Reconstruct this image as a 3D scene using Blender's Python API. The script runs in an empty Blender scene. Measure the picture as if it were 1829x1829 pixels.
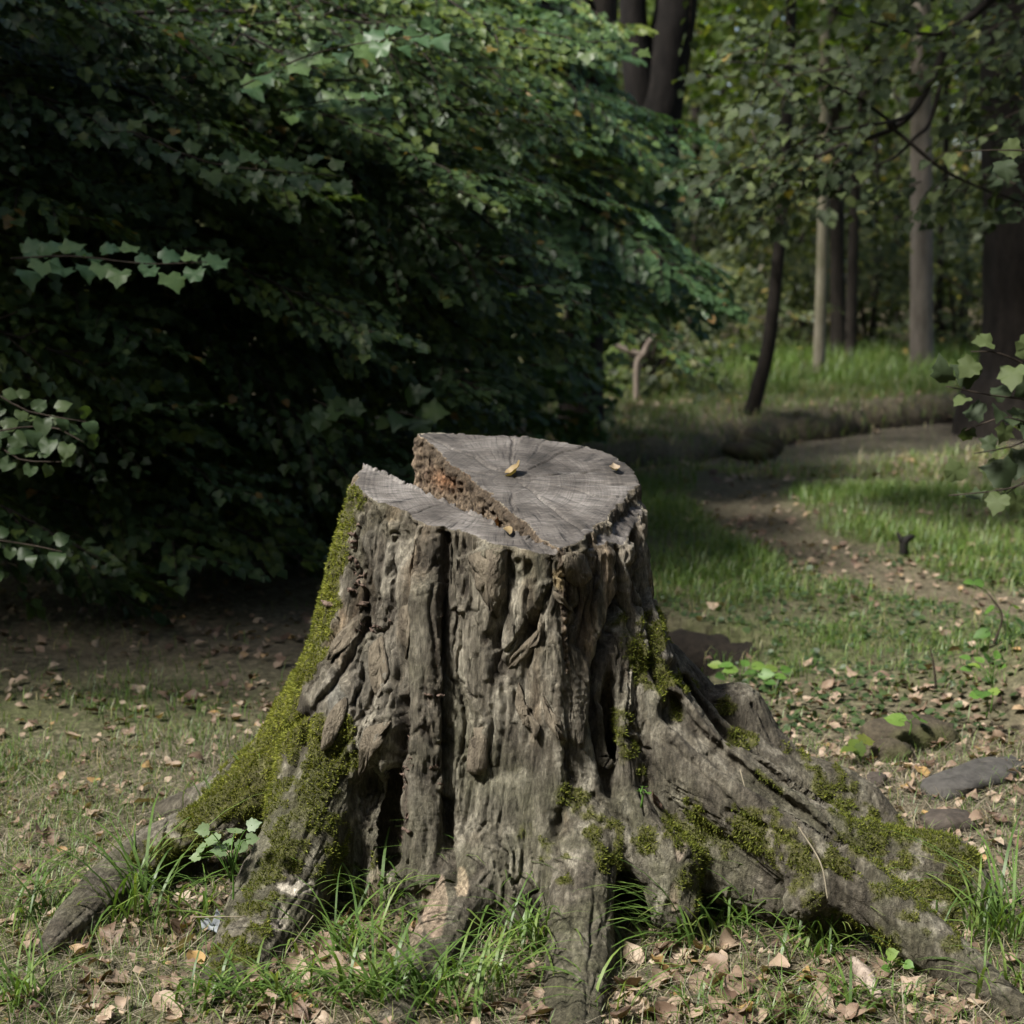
import bpy, math, random, time
import numpy as np
from mathutils import Vector, Matrix

T0 = time.time()
random.seed(11)
RNG = np.random.default_rng(11)
SC = bpy.context.scene
COL = SC.collection
R = math.radians

# ------------------------------------------------------------------ camera
FPX, CPX, CAMZ = 3000.0, 914.5, 1.4           # focal length and centre in pixels of the 1829 px photograph
PITCH = math.atan2(CPX - 430.0, FPX)
cam_d = bpy.data.cameras.new('camera')
cam = bpy.data.objects.new('camera', cam_d)
COL.objects.link(cam)
cam.location = (0, 0, CAMZ)
cam.rotation_euler = (math.pi / 2 - PITCH, 0, 0)
cam_d.sensor_fit = 'HORIZONTAL'
cam_d.sensor_width = 36.0
cam_d.lens = 36.0 * FPX / 1829.0
cam_d.clip_start = 0.05
cam_d.clip_end = 1000.0
cam_d.dof.use_dof = True
cam_d.dof.focus_distance = 3.35
cam_d.dof.aperture_fstop = 4.8
SC.camera = cam

# ------------------------------------------------------------------ sky, sun, exposure
SUN_EL, SUN_AZ = 52.0, 238.0                   # azimuth clockwise from +Y (the view direction): from the left, a little behind
world = bpy.data.worlds.new('World')
SC.world = world
world.use_nodes = True
wn = world.node_tree
bg = wn.nodes['Background']
sky = wn.nodes.new('ShaderNodeTexSky')
sky.sky_type = 'NISHITA'
sky.sun_disc = False
sky.sun_elevation = R(SUN_EL)
sky.sun_rotation = R(SUN_AZ)
sky.air_density = 1.0
sky.dust_density = 3.0
sky.ozone_density = 1.0
wn.links.new(sky.outputs[0], bg.inputs[0])
bg.inputs[1].default_value = 0.08
sun_d = bpy.data.lights.new('sun', 'SUN')
sun_d.energy = 3.6
sun_d.angle = R(7.0)
sun_d.color = (1.0, 0.965, 0.90)
sun = bpy.data.objects.new('sun', sun_d)
COL.objects.link(sun)
sd = Vector((math.sin(R(SUN_AZ)) * math.cos(R(SUN_EL)), math.cos(R(SUN_AZ)) * math.cos(R(SUN_EL)), math.sin(R(SUN_EL))))
sun.rotation_euler = sd.to_track_quat('Z', 'Y').to_euler()
sun.location = sd * 30
SC.view_settings.view_transform = 'Standard'
SC.view_settings.look = 'None'
SC.view_settings.gamma = 1.0
SC.view_settings.exposure = 1.32
SC.cycles.use_denoising = True
SC.cycles.use_adaptive_sampling = True
SC.cycles.adaptive_threshold = 0.02
SC.cycles.max_bounces = 5
SC.cycles.diffuse_bounces = 2
SC.cycles.glossy_bounces = 2
SC.cycles.transmission_bounces = 3
SC.cycles.transparent_max_bounces = 4

# ------------------------------------------------------------------ pixel <-> world
CP, SP = math.cos(PITCH), math.sin(PITCH)


def ray(px, py):
    u = (px - CPX) / FPX
    v = (CPX - py) / FPX
    return np.array([u, CP + v * SP, -SP + v * CP])


def P(px, py, Y):
    """the point at depth Y (metres along the ground) that the photograph shows at px, py"""
    d = ray(px, py)
    t = Y / d[1]
    return np.array([d[0] * t, Y, CAMZ + d[2] * t])


def G(px, py, z=0.0):
    d = ray(px, py)
    t = (z - CAMZ) / d[2]
    return np.array([d[0] * t, d[1] * t, z])


def project(V):
    x, y, z = V[:, 0], V[:, 1], V[:, 2] - CAMZ
    zf = y * CP - z * SP
    zu = y * SP + z * CP
    return CPX + FPX * x / zf, CPX - FPX * zu / zf


# ------------------------------------------------------------------ noise
_perm = np.random.default_rng(3).permutation(256).astype(np.int32)
_perm = np.concatenate([_perm, _perm, _perm])
_g = np.random.default_rng(5).normal(size=(256, 3)).astype(np.float32)
_g /= np.linalg.norm(_g, axis=1)[:, None]


_gx, _gy, _gz = (np.ascontiguousarray(_g[:, k] * 1.6) for k in range(3))


def perlin(p):
    p = np.asarray(p, np.float32)
    fl = np.floor(p)
    i = fl.astype(np.int32)
    i &= 255
    f = p - fl
    u = f * f * f * (f * (f * 6 - 15) + 10)
    fx, fy, fz = (np.ascontiguousarray(f[:, k]) for k in range(3))
    ux, uy, uz = (np.ascontiguousarray(u[:, k]) for k in range(3))
    ix, iy, iz = (np.ascontiguousarray(i[:, k]) for k in range(3))
    rx = []
    for dx in (0, 1):
        hx = _perm[ix + dx]
        ax = fx - dx
        ry = []
        for dy in (0, 1):
            hy = _perm[hx + iy + dy] + iz
            ay = fy - dy
            h0, h1 = _perm[hy], _perm[hy + 1]
            n0 = _gx[h0] * ax + _gy[h0] * ay + _gz[h0] * fz
            n1 = _gx[h1] * ax + _gy[h1] * ay + _gz[h1] * (fz - 1)
            ry.append(n0 + uz * (n1 - n0))
        rx.append(ry[0] + uy * (ry[1] - ry[0]))
    return rx[0] + ux * (rx[1] - rx[0])


def fbm(p, octv=4, gain=0.5):
    p = np.asarray(p, np.float32)
    a, s, tot = 1.0, 0, 0.0
    for k in range(octv):
        s = s + a * perlin(p * (2.0 ** k) + 17.3 * k)
        tot += a
        a *= gain
    return s / tot


def ridged(p, octv=3, gain=0.5):
    p = np.asarray(p, np.float32)
    a, s, tot = 1.0, 0, 0.0
    for k in range(octv):
        s = s + a * (1 - 2 * np.abs(perlin(p * (2.0 ** k) + 9.1 * k)))
        tot += a
        a *= gain
    return s / tot


def sstep(a, b, x):
    t = np.clip((x - a) / (b - a), 0, 1)
    return t * t * (3 - 2 * t)


def dist_poly(x, y, pts):
    """distance to an open polyline and the fraction along it"""
    best = np.full(np.shape(x), 1e9, np.float32)
    par = np.zeros(np.shape(x), np.float32)
    n = len(pts) - 1
    if n == 0:
        return np.hypot(x - pts[0][0], y - pts[0][1]), par
    for k in range(n):
        ax, ay = pts[k][:2]
        bx, by = pts[k + 1][:2]
        dx, dy = bx - ax, by - ay
        t = np.clip(((x - ax) * dx + (y - ay) * dy) / (dx * dx + dy * dy + 1e-12), 0, 1)
        d = np.hypot(x - ax - t * dx, y - ay - t * dy)
        m = d < best
        best = np.where(m, d, best)
        par = np.where(m, (k + t) / n, par)
    return best, par


def sd_polygon(x, y, poly):
    d = np.full(np.shape(x), 1e9)
    inside = np.zeros(np.shape(x), bool)
    n = len(poly)
    for k in range(n):
        ax, ay = poly[k]
        bx, by = poly[(k + 1) % n]
        dx, dy = bx - ax, by - ay
        t = np.clip(((x - ax) * dx + (y - ay) * dy) / (dx * dx + dy * dy + 1e-12), 0, 1)
        d = np.minimum(d, np.hypot(x - ax - t * dx, y - ay - t * dy))
        c = ((ay > y) != (by > y)) & (x < (bx - ax) * (y - ay) / (by - ay + 1e-12) + ax)
        inside ^= c
    return np.where(inside, -d, d)


# ------------------------------------------------------------------ mesh and object helpers
def make_mesh(name, V, faces, mat=None, attrs=None, cols=None, smooth=False):
    """V (n,3); faces: array (m,k) or list of such arrays; attrs: name -> float per vertex; cols: name -> rgb per vertex"""
    me = bpy.data.meshes.new(name)
    if not isinstance(faces, list):
        faces = [faces]
    faces = [np.asarray(f, np.int32) for f in faces if len(f)]
    V = np.asarray(V, np.float32)
    me.vertices.add(len(V))
    me.vertices.foreach_set('co', V.ravel())
    loops = np.concatenate([f.ravel() for f in faces])
    counts = np.concatenate([np.full(len(f), f.shape[1], np.int32) for f in faces])
    starts = np.concatenate([[0], np.cumsum(counts)[:-1]]).astype(np.int32)
    me.loops.add(len(loops))
    me.loops.foreach_set('vertex_index', loops)
    me.polygons.add(len(counts))
    me.polygons.foreach_set('loop_start', starts)
    me.polygons.foreach_set('loop_total', counts)
    if smooth:
        me.polygons.foreach_set('use_smooth', np.ones(len(counts), bool))
    me.update(calc_edges=True)
    for k, a in (attrs or {}).items():
        at = me.attributes.new(k, 'FLOAT', 'POINT')
        at.data.foreach_set('value', np.asarray(a, np.float32))
    for k, a in (cols or {}).items():
        at = me.attributes.new(k, 'FLOAT_COLOR', 'POINT')
        c = np.ones((len(V), 4), np.float32)
        c[:, :3] = a
        at.data.foreach_set('color', c.ravel())
    if mat:
        me.materials.append(mat)
    return me


def obj(name, me, parent=None, loc=None, rot=None, scale=None, **props):
    o = bpy.data.objects.new(name, me)
    COL.objects.link(o)
    if parent is not None:
        o.parent = parent
    if loc is not None:
        o.location = loc
    if rot is not None:
        o.rotation_euler = rot
    if scale is not None:
        o.scale = (scale,) * 3 if np.isscalar(scale) else scale
    for k, v in props.items():
        o[k] = v
    return o


def thing(name, label, category, loc=(0, 0, 0), group=None):
    o = obj(name, None, loc=tuple(float(c) for c in loc), label=label, category=category)
    o.empty_display_size = 0.1
    if group:
        o['group'] = group
    return o


class Batch:
    """collects vertices, faces and per-vertex values and links them as one mesh"""
    def __init__(self):
        self.V, self.F, self.A, self.n = [], [], [], 0

    def add(self, V, faces, rnd=0.5):
        V = np.asarray(V, np.float32)
        if not isinstance(faces, list):
            faces = [faces]
        for f in faces:
            self.F.append(np.asarray(f, np.int32) + self.n)
        self.V.append(V)
        a = np.asarray(rnd, np.float32)
        self.A.append(np.full(len(V), a, np.float32) if a.ndim == 0 else a)
        self.n += len(V)

    def mesh(self, name, mat, smooth=False, origin=(0, 0, 0)):
        V = np.concatenate(self.V) - np.asarray(origin, np.float32)
        by = {}
        for f in self.F:
            by.setdefault(f.shape[1], []).append(f)
        return make_mesh(name, V, [np.concatenate(v) for v in by.values()], mat, {'rnd': np.concatenate(self.A)}, smooth=smooth)


def norm(v):
    v = np.asarray(v, float)
    return v / (np.linalg.norm(v, axis=-1, keepdims=True) + 1e-12)


def tube(pts, rad, seg=6, knob=0.0, fseed=0.0, sub=1):
    """a tapered tube along pts, closed at both ends"""
    pts = np.asarray(pts, float)
    rad = np.asarray(rad, float)
    if sub > 1:
        n = len(pts)
        t = np.linspace(0, n - 1, (n - 1) * sub + 1)
        i = np.clip(t.astype(int), 0, n - 2)
        f = (t - i)[:, None]
        pm = np.vstack([2 * pts[0] - pts[1], pts, 2 * pts[-1] - pts[-2]])
        p0, p1, p2, p3 = pm[i], pm[i + 1], pm[i + 2], pm[i + 3]
        q = 0.5 * (2 * p1 + (p2 - p0) * f + (2 * p0 - 5 * p1 + 4 * p2 - p3) * f ** 2 + (3 * p1 - p0 - 3 * p2 + p3) * f ** 3)
        rad = np.interp(t, np.arange(n), rad)
        pts = q
    n = len(pts)
    tan = norm(np.gradient(pts, axis=0))
    up = np.array([0.31, 0.22, 0.93]) if abs(tan[0, 2]) < 0.8 else np.array([0.9, 0.4, 0.1])
    s = norm(np.cross(tan, up))
    b = np.cross(tan, s)
    a = np.linspace(0, 2 * math.pi, seg, endpoint=False)
    ring = np.cos(a)[None, :, None] * s[:, None, :] + np.sin(a)[None, :, None] * b[:, None, :]
    rr = rad[:, None] * np.ones((1, seg))
    if knob:
        q = (pts[:, None, :] + ring * rad[:, None, None])
        nz = fbm((q / np.array([1, 1, 5.0]) * (0.9 / max(rad.mean(), 0.01)) * 3 + fseed).reshape(-1, 3), 3).reshape(n, seg)
        rr = rr * (1 + knob * nz)
    V = (pts[:, None, :] + ring * rr[:, :, None]).reshape(-1, 3)
    F = []
    i = np.arange(n - 1)[:, None] * seg
    j = np.arange(seg)[None, :]
    k = (j + 1) % seg
    F = np.stack([i + j, i + k, i + seg + k, i + seg + j], -1).reshape(-1, 4)
    caps = [np.arange(seg)[::-1][None, :], (np.arange(seg) + (n - 1) * seg)[None, :]]
    return V, [F] + caps


# ------------------------------------------------------------------ materials
def new_mat(name):
    m = bpy.data.materials.new(name)
    m.use_nodes = True
    nt = m.node_tree
    return m, nt, nt.nodes['Principled BSDF'], nt.nodes['Material Output']


def nd(nt, kind, ins=None, **props):
    n = nt.nodes.new('ShaderNode' + kind)
    for k, v in props.items():
        setattr(n, k, v)
    for k, v in (ins or {}).items():
        s = n.inputs[k]
        if isinstance(v, bpy.types.NodeSocket):
            nt.links.new(v, s)
        else:
            s.default_value = v
    return n


def ramp(nt, fac, stops, interp='LINEAR'):
    n = nd(nt, 'ValToRGB', {'Fac': fac})
    cr = n.color_ramp
    cr.interpolation = interp
    while len(cr.elements) < len(stops):
        cr.elements.new(0.5)
    for e, (p, c) in zip(cr.elements, stops):
        e.position = p
        e.color = (*c, 1) if len(c) == 3 else c
    return n.outputs[0]


def mixc(nt, a, b, fac, blend='MIX'):
    n = nd(nt, 'Mix', data_type='RGBA', blend_type=blend)
    for s, v in ((n.inputs[0], fac), (n.inputs[6], a), (n.inputs[7], b)):
        if isinstance(v, bpy.types.NodeSocket):
            nt.links.new(v, s)
        else:
            s.default_value = v if np.isscalar(v) else (*v, 1)
    return n.outputs[2]


def noise(nt, vec, scale, detail=5, rough=0.6, out=0):
    n = nd(nt, 'TexNoise', {'Vector': vec, 'Scale': scale, 'Detail': detail, 'Roughness': rough})
    return n.outputs[out]


def leaf_mat(name, stops, rough=0.45, trans=0.35, spec=0.4, objrand=False, tscale=1.6):
    m, nt, bs, out = new_mat(name)
    at = nd(nt, 'Attribute', attribute_name='rnd').outputs['Fac']
    if objrand:
        oi = nd(nt, 'ObjectInfo').outputs['Random']
        at = nd(nt, 'Math', {0: nd(nt, 'Math', {0: at, 1: oi}, operation='ADD').outputs[0]}, operation='FRACT').outputs[0]
    c = ramp(nt, at, stops)
    g = nd(nt, 'NewGeometry')
    tc = nd(nt, 'TexCoord')
    nz = noise(nt, tc.outputs['Object'], 55.0, 3)
    c = mixc(nt, c, ramp(nt, nz, [(0.3, (0.55,) * 3), (0.7, (1.25,) * 3)]), 0.7, 'MULTIPLY')
    nt.links.new(c, bs.inputs['Base Color'])
    bs.inputs['Roughness'].default_value = rough
    bs.inputs['Specular IOR Level'].default_value = spec
    tr = nd(nt, 'BsdfTranslucent', {'Color': mixc(nt, c, (tscale * 1.15, tscale * 1.2, tscale * 0.45), 1.0, 'MULTIPLY')})
    mx = nd(nt, 'MixShader', {0: trans, 1: bs.outputs[0], 2: tr.outputs[0]})
    nt.links.new(mx.outputs[0], out.inputs[0])
    return m


def bark_mat(name, dark, light, scale=14.0, bump=0.6, stretch=0.25, green=0.0):
    m, nt, bs, out = new_mat(name)
    tc = nd(nt, 'TexCoord').outputs['Object']
    mp = nd(nt, 'Mapping', {'Vector': tc, 'Scale': (1, 1, stretch)}).outputs[0]
    a = noise(nt, mp, scale, 6, 0.65)
    b = noise(nt, mp, scale * 5, 4, 0.6)
    f = nd(nt, 'Math', {0: a, 1: nd(nt, 'Math', {0: b, 1: 0.45}, operation='MULTIPLY').outputs[0]}, operation='ADD').outputs[0]
    c = ramp(nt, f, [(0.5, dark), (0.95, light)])
    if green:
        gf = ramp(nt, noise(nt, tc, 3.0, 4), [(0.45, (0,) * 3), (0.7, (green,) * 3)])
        c = mixc(nt, c, (0.05, 0.06, 0.015), gf)
    nt.links.new(c, bs.inputs['Base Color'])
    bs.inputs['Roughness'].default_value = 0.9
    bs.inputs['Specular IOR Level'].default_value = 0.2
    bp = nd(nt, 'Bump', {'Strength': bump, 'Distance': 0.02, 'Height': f})
    nt.links.new(bp.outputs[0], bs.inputs['Normal'])
    return m


def plain_mat(name, col, rough=0.8, var=0.4, scale=40.0, bump=0.3):
    m, nt, bs, out = new_mat(name)
    tc = nd(nt, 'TexCoord').outputs['Object']
    n = noise(nt, tc, scale, 5, 0.65)
    c = mixc(nt, col, ramp(nt, n, [(0.3, (1 - var,) * 3), (0.7, (1 + var,) * 3)]), 1.0, 'MULTIPLY')
    nt.links.new(c, bs.inputs['Base Color'])
    bs.inputs['Roughness'].default_value = rough
    bs.inputs['Specular IOR Level'].default_value = 0.25
    bp = nd(nt, 'Bump', {'Strength': bump, 'Distance': 0.01, 'Height': n})
    nt.links.new(bp.outputs[0], bs.inputs['Normal'])
    return m


def stump_mat():
    """weathered bark: the colour comes from a per-vertex value, fine grain and relief from noise"""
    m, nt, bs, out = new_mat('stump_bark')
    tc = nd(nt, 'TexCoord').outputs['Object']
    col = nd(nt, 'Attribute', attribute_name='tint').outputs['Color']
    mp = nd(nt, 'Mapping', {'Vector': tc, 'Scale': (1, 1, 0.3)}).outputs[0]
    a = noise(nt, mp, 130, 6, 0.7)
    b = noise(nt, tc, 330, 4, 0.7)
    c = mixc(nt, col, ramp(nt, a, [(0.30, (0.30,) * 3), (0.5, (0.95,) * 3), (0.70, (1.9,) * 3)]), 0.9, 'MULTIPLY')
    sp = ramp(nt, b, [(0.63, (0,) * 3), (0.72, (0.55,) * 3)])
    c = mixc(nt, c, (0.30, 0.27, 0.22), sp)
    nt.links.new(c, bs.inputs['Base Color'])
    bs.inputs['Roughness'].default_value = 0.85
    bs.inputs['Specular IOR Level'].default_value = 0.25
    h = nd(nt, 'Math', {0: a, 1: nd(nt, 'Math', {0: b, 1: 0.5}, operation='MULTIPLY').outputs[0]}, operation='ADD').outputs[0]
    bp = nd(nt, 'Bump', {'Strength': 1.0, 'Distance': 0.010, 'Height': h})
    nt.links.new(bp.outputs[0], bs.inputs['Normal'])
    return m


def cut_mat(pith):
    """grey weathered end grain: growth rings, radial checks and pale scuffs round the pith"""
    m, nt, bs, out = new_mat('weathered_end_grain')
    tc = nd(nt, 'TexCoord').outputs['Object']
    loc = nd(nt, 'VectorMath', {0: tc, 1: tuple(-float(c) for c in pith)}, operation='ADD').outputs[0]
    loc = nd(nt, 'Mapping', {'Vector': loc, 'Scale': (1, 0.85, 0.0)}).outputs[0]
    wob = noise(nt, loc, 9.0, 3, 0.5, 1)
    wob2 = nd(nt, 'VectorMath', {0: wob, 'Scale': 0.035}, operation='SCALE').outputs[0]
    lw = nd(nt, 'VectorMath', {0: loc, 1: wob2}, operation='ADD').outputs[0]
    ln = nd(nt, 'VectorMath', {0: lw}, operation='LENGTH').outputs['Value']
    rings = noise(nt, nd(nt, 'CombineXYZ', {0: nd(nt, 'Math', {0: ln, 1: 190.0}, operation='MULTIPLY').outputs[0]}).outputs[0], 1.0, 2, 0.6)
    sx = nd(nt, 'SeparateXYZ', {0: lw})
    ang = nd(nt, 'Math', {0: sx.outputs[1], 1: sx.outputs[0]}, operation='ARCTAN2').outputs[0]
    radv = nd(nt, 'CombineXYZ', {0: nd(nt, 'Math', {0: ang, 1: 9.0}, operation='MULTIPLY').outputs[0],
                                 1: nd(nt, 'Math', {0: ln, 1: 5.0}, operation='MULTIPLY').outputs[0]}).outputs[0]
    rad = noise(nt, radv, 2.2, 8, 0.8)
    saw = nd(nt, 'Mapping', {'Vector': tc, 'Rotation': (0, 0, R(38)), 'Scale': (14, 170, 1)}).outputs[0]
    sawn = noise(nt, saw, 1.0, 4, 0.65)
    big = noise(nt, tc, 7.0, 5, 0.6)
    c = ramp(nt, big, [(0.34, (0.036, 0.031, 0.026)), (0.5, (0.095, 0.084, 0.074)), (0.66, (0.180, 0.165, 0.150))])
    c = mixc(nt, c, ramp(nt, rad, [(0.38, (0.10,) * 3), (0.46, (0.90,) * 3), (0.58, (1.05,) * 3), (0.70, (1.7,) * 3)]), 0.95, 'MULTIPLY')
    c = mixc(nt, c, ramp(nt, rings, [(0.35, (0.55,) * 3), (0.65, (1.25,) * 3)]), 0.8, 'MULTIPLY')
    c = mixc(nt, c, ramp(nt, sawn, [(0.3, (0.50,) * 3), (0.7, (1.5,) * 3)]), 0.8, 'MULTIPLY')
    scuff = ramp(nt, noise(nt, saw, 0.35, 5, 0.7), [(0.62, (0,) * 3), (0.75, (0.6,) * 3)])
    c = mixc(nt, c, (0.36, 0.34, 0.32), scuff)
    nt.links.new(c, bs.inputs['Base Color'])
    bs.inputs['Roughness'].default_value = 0.62
    bs.inputs['Specular IOR Level'].default_value = 0.35
    h = nd(nt, 'Math', {0: rad, 1: nd(nt, 'Math', {0: sawn, 1: 0.6}, operation='MULTIPLY').outputs[0]}, operation='ADD').outputs[0]
    bp = nd(nt, 'Bump', {'Strength': 0.7, 'Distance': 0.006, 'Height': h})
    nt.links.new(bp.outputs[0], bs.inputs['Normal'])
    return m


def ground_mat():
    m, nt, bs, out = new_mat('forest_floor')
    tc = nd(nt, 'TexCoord').outputs['Object']
    gr = nd(nt, 'Attribute', attribute_name='green').outputs['Fac']
    dk = nd(nt, 'Attribute', attribute_name='soil').outputs['Fac']
    a = noise(nt, tc, 4.0, 8, 0.7)
    b = noise(nt, tc, 38.0, 6, 0.7)
    c = ramp(nt, b, [(0.3, (0.050, 0.042, 0.028)), (0.5, (0.120, 0.102, 0.070)), (0.68, (0.25, 0.21, 0.145))])
    vo = nd(nt, 'TexVoronoi', {'Vector': tc, 'Scale': 24.0, 'Randomness': 1.0})
    lc = ramp(nt, nd(nt, 'SeparateColor', {0: vo.outputs['Color']}).outputs[0], [(0.0, (0.07, 0.05, 0.034)), (0.5, (0.16, 0.125, 0.088)), (1.0, (0.26, 0.20, 0.145))])
    c = mixc(nt, c, lc, ramp(nt, a, [(0.45, (0,) * 3), (0.6, (0.55,) * 3)]))
    gcol = ramp(nt, b, [(0.3, (0.03, 0.045, 0.012)), (0.7, (0.10, 0.15, 0.035))])
    gf = nd(nt, 'Math', {0: gr, 1: ramp(nt, a, [(0.35, (0.2,) * 3), (0.65, (1.0,) * 3)])}, operation='MULTIPLY').outputs[0]
    c = mixc(nt, c, gcol, gf)
    soil = ramp(nt, b, [(0.3, (0.005, 0.0038, 0.0026)), (0.7, (0.020, 0.015, 0.010))])  # bare soil, blackened to stand in for the undercut's shade
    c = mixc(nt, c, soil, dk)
    nt.links.new(c, bs.inputs['Base Color'])
    bs.inputs['Roughness'].default_value = 0.95
    bs.inputs['Specular IOR Level'].default_value = 0.15
    bp = nd(nt, 'Bump', {'Strength': 0.9, 'Distance': 0.03, 'Height': b})
    nt.links.new(bp.outputs[0], bs.inputs['Normal'])
    return m


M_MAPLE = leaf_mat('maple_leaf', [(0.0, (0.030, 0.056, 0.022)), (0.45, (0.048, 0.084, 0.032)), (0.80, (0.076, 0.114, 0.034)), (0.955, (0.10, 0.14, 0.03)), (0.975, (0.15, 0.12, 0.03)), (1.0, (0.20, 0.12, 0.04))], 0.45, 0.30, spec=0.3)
M_MAPLE_LIT = leaf_mat('maple_leaf_lit', [(0.0, (0.052, 0.105, 0.046)), (0.45, (0.080, 0.148, 0.064)), (0.85, (0.115, 0.180, 0.058)), (0.955, (0.14, 0.19, 0.04)), (0.975, (0.30, 0.20, 0.08)), (1.0, (0.34, 0.22, 0.10))], 0.45, 0.30, spec=0.38)  # same leaf with its colour raised to stand in for lit foliage
M_GREY = leaf_mat('dull_leaf', [(0.0, (0.026, 0.040, 0.018)), (0.6, (0.046, 0.064, 0.030)), (0.93, (0.10, 0.13, 0.04)), (0.97, (0.16, 0.13, 0.04)), (1.0, (0.20, 0.15, 0.05))], 0.62, 0.25, spec=0.2)
M_FAR = leaf_mat('woodland_leaf', [(0.0, (0.030, 0.045, 0.018)), (0.5, (0.060, 0.080, 0.026)), (0.8, (0.10, 0.12, 0.03)), (0.92, (0.17, 0.16, 0.035)), (1.0, (0.24, 0.18, 0.05))], 0.55, 0.35)
M_YELLOW = leaf_mat('yellow_green_leaf', [(0.0, (0.05, 0.085, 0.018)), (0.6, (0.095, 0.14, 0.024)), (1.0, (0.20, 0.20, 0.04))], 0.5, 0.42)
M_FRESH = leaf_mat('fresh_leaf', [(0.0, (0.06, 0.13, 0.025)), (0.6, (0.10, 0.20, 0.035)), (1.0, (0.19, 0.25, 0.05))], 0.5, 0.35)
M_BUSH = leaf_mat('bush_leaf', [(0.0, (0.030, 0.056, 0.018)), (0.6, (0.050, 0.084, 0.026)), (1.0, (0.09, 0.12, 0.035))], 0.5, 0.3)
M_GRASS = leaf_mat('grass_blade', [(0.0, (0.055, 0.105, 0.022)), (0.55, (0.10, 0.17, 0.035)), (0.85, (0.16, 0.22, 0.055)), (0.93, (0.30, 0.26, 0.13)), (1.0, (0.40, 0.33, 0.20))], 0.45, 0.3)
M_STRAW = leaf_mat('dry_straw', [(0.0, (0.09, 0.075, 0.05)), (0.5, (0.21, 0.18, 0.125)), (1.0, (0.40, 0.35, 0.26))], 0.7, 0.15, tscale=1.0)
M_DRY = leaf_mat('dry_leaf', [(0.0, (0.085, 0.050, 0.032)), (0.3, (0.185, 0.125, 0.085)), (0.6, (0.30, 0.22, 0.155)), (0.85, (0.40, 0.315, 0.23)), (0.93, (0.33, 0.20, 0.08)), (1.0, (0.38, 0.27, 0.10))], 0.6, 0.15, tscale=1.0)
M_MOSS = leaf_mat('moss', [(0.0, (0.062, 0.076, 0.016)), (0.5, (0.125, 0.145, 0.026)), (1.0, (0.27, 0.275, 0.055))], 0.8, 0.2, spec=0.1)
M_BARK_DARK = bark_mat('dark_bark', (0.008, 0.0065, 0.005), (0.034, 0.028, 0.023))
M_BARK_SHADE = bark_mat('shaded_bark', (0.003, 0.0026, 0.0022), (0.015, 0.0125, 0.011))  # dark bark blackened in place of shade on the trunk
M_BARK_GREY = bark_mat('grey_bark', (0.09, 0.075, 0.062), (0.20, 0.175, 0.15), 9.0, 0.35)
M_BARK_PALE = bark_mat('pale_bark', (0.10, 0.09, 0.065), (0.21, 0.19, 0.14), 9.0, 0.35, green=0.5)
M_TWIG = bark_mat('twig_bark', (0.020, 0.015, 0.011), (0.07, 0.055, 0.042), 30.0)
M_DEAD = bark_mat('dead_wood', (0.17, 0.13, 0.10), (0.42, 0.35, 0.29), 30.0)
M_MOSSLOG = bark_mat('mossy_log', (0.025, 0.020, 0.014), (0.09, 0.075, 0.05), 14.0, 0.8, 1.0, green=0.9)
M_STONE = plain_mat('grey_stone', (0.060, 0.056, 0.050), 0.8, 0.45, 30, 0.5)
M_DARKSTONE = plain_mat('dark_stone', (0.055, 0.045, 0.036), 0.8, 0.5, 30, 0.5)
M_PAPER = plain_mat('pale_scrap', (0.27, 0.29, 0.31), 0.6, 0.25, 30, 0.3)
M_PLATE = bark_mat('loose_bark', (0.045, 0.036, 0.026), (0.20, 0.17, 0.125), 40.0, 0.8, 0.35)
M_FUNGUS = bark_mat('dry_fungus', (0.05, 0.032, 0.024), (0.26, 0.19, 0.15), 60.0, 0.8, 1.0)
M_GROUND = ground_mat()

# ------------------------------------------------------------------ the stump: shape
NRM = None
pA, pB, pC = P(745, 775, 3.85), P(1138, 858, 3.65), P(985, 965, 3.34)
NRM = norm(np.cross(pB - pA, pC - pA))
if NRM[2] < 0:
    NRM = -NRM
PD = float(NRM @ pA)


def on_plane(px, py, off=0.0):
    d = ray(px, py)
    o = np.array([0, 0, CAMZ])
    t = (PD + off - NRM @ o) / (NRM @ d)
    return o + d * t


CX, CY = -0.035, 3.63                          # axis of the trunk
OUT = [(745, 773), (800, 774), (870, 776), (950, 781), (1010, 789), (1060, 800), (1100, 815), (1130, 838), (1143, 868), (1145, 888),
       (1105, 932), (1060, 950), (985, 985), (930, 970), (860, 955), (820, 938), (790, 931), (768, 928), (738, 906), (700, 892), (664, 878), (640, 856), (642, 830), (690, 800)]
op = np.array([on_plane(*q) for q in OUT])
o_th = np.arctan2(op[:, 0] - CX, CY - op[:, 1])
o_r = np.hypot(op[:, 0] - CX, op[:, 1] - CY)
srt = np.argsort(o_th)
o_th, o_r = o_th[srt], o_r[srt]
o_th = np.concatenate([o_th - 2 * math.pi, o_th, o_th + 2 * math.pi])
o_r = np.concatenate([o_r] * 3)
TH = np.linspace(-math.pi, math.pi, 721)
RT = np.interp(TH, o_th, o_r)
_c = np.stack([np.cos(TH), np.sin(TH), 0 * TH], 1)
RT = RT + 0.007 * perlin(_c * 4.3) + 0.005 * perlin(_c * 13.0) + 0.003 * perlin(_c * 31.0)

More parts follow.
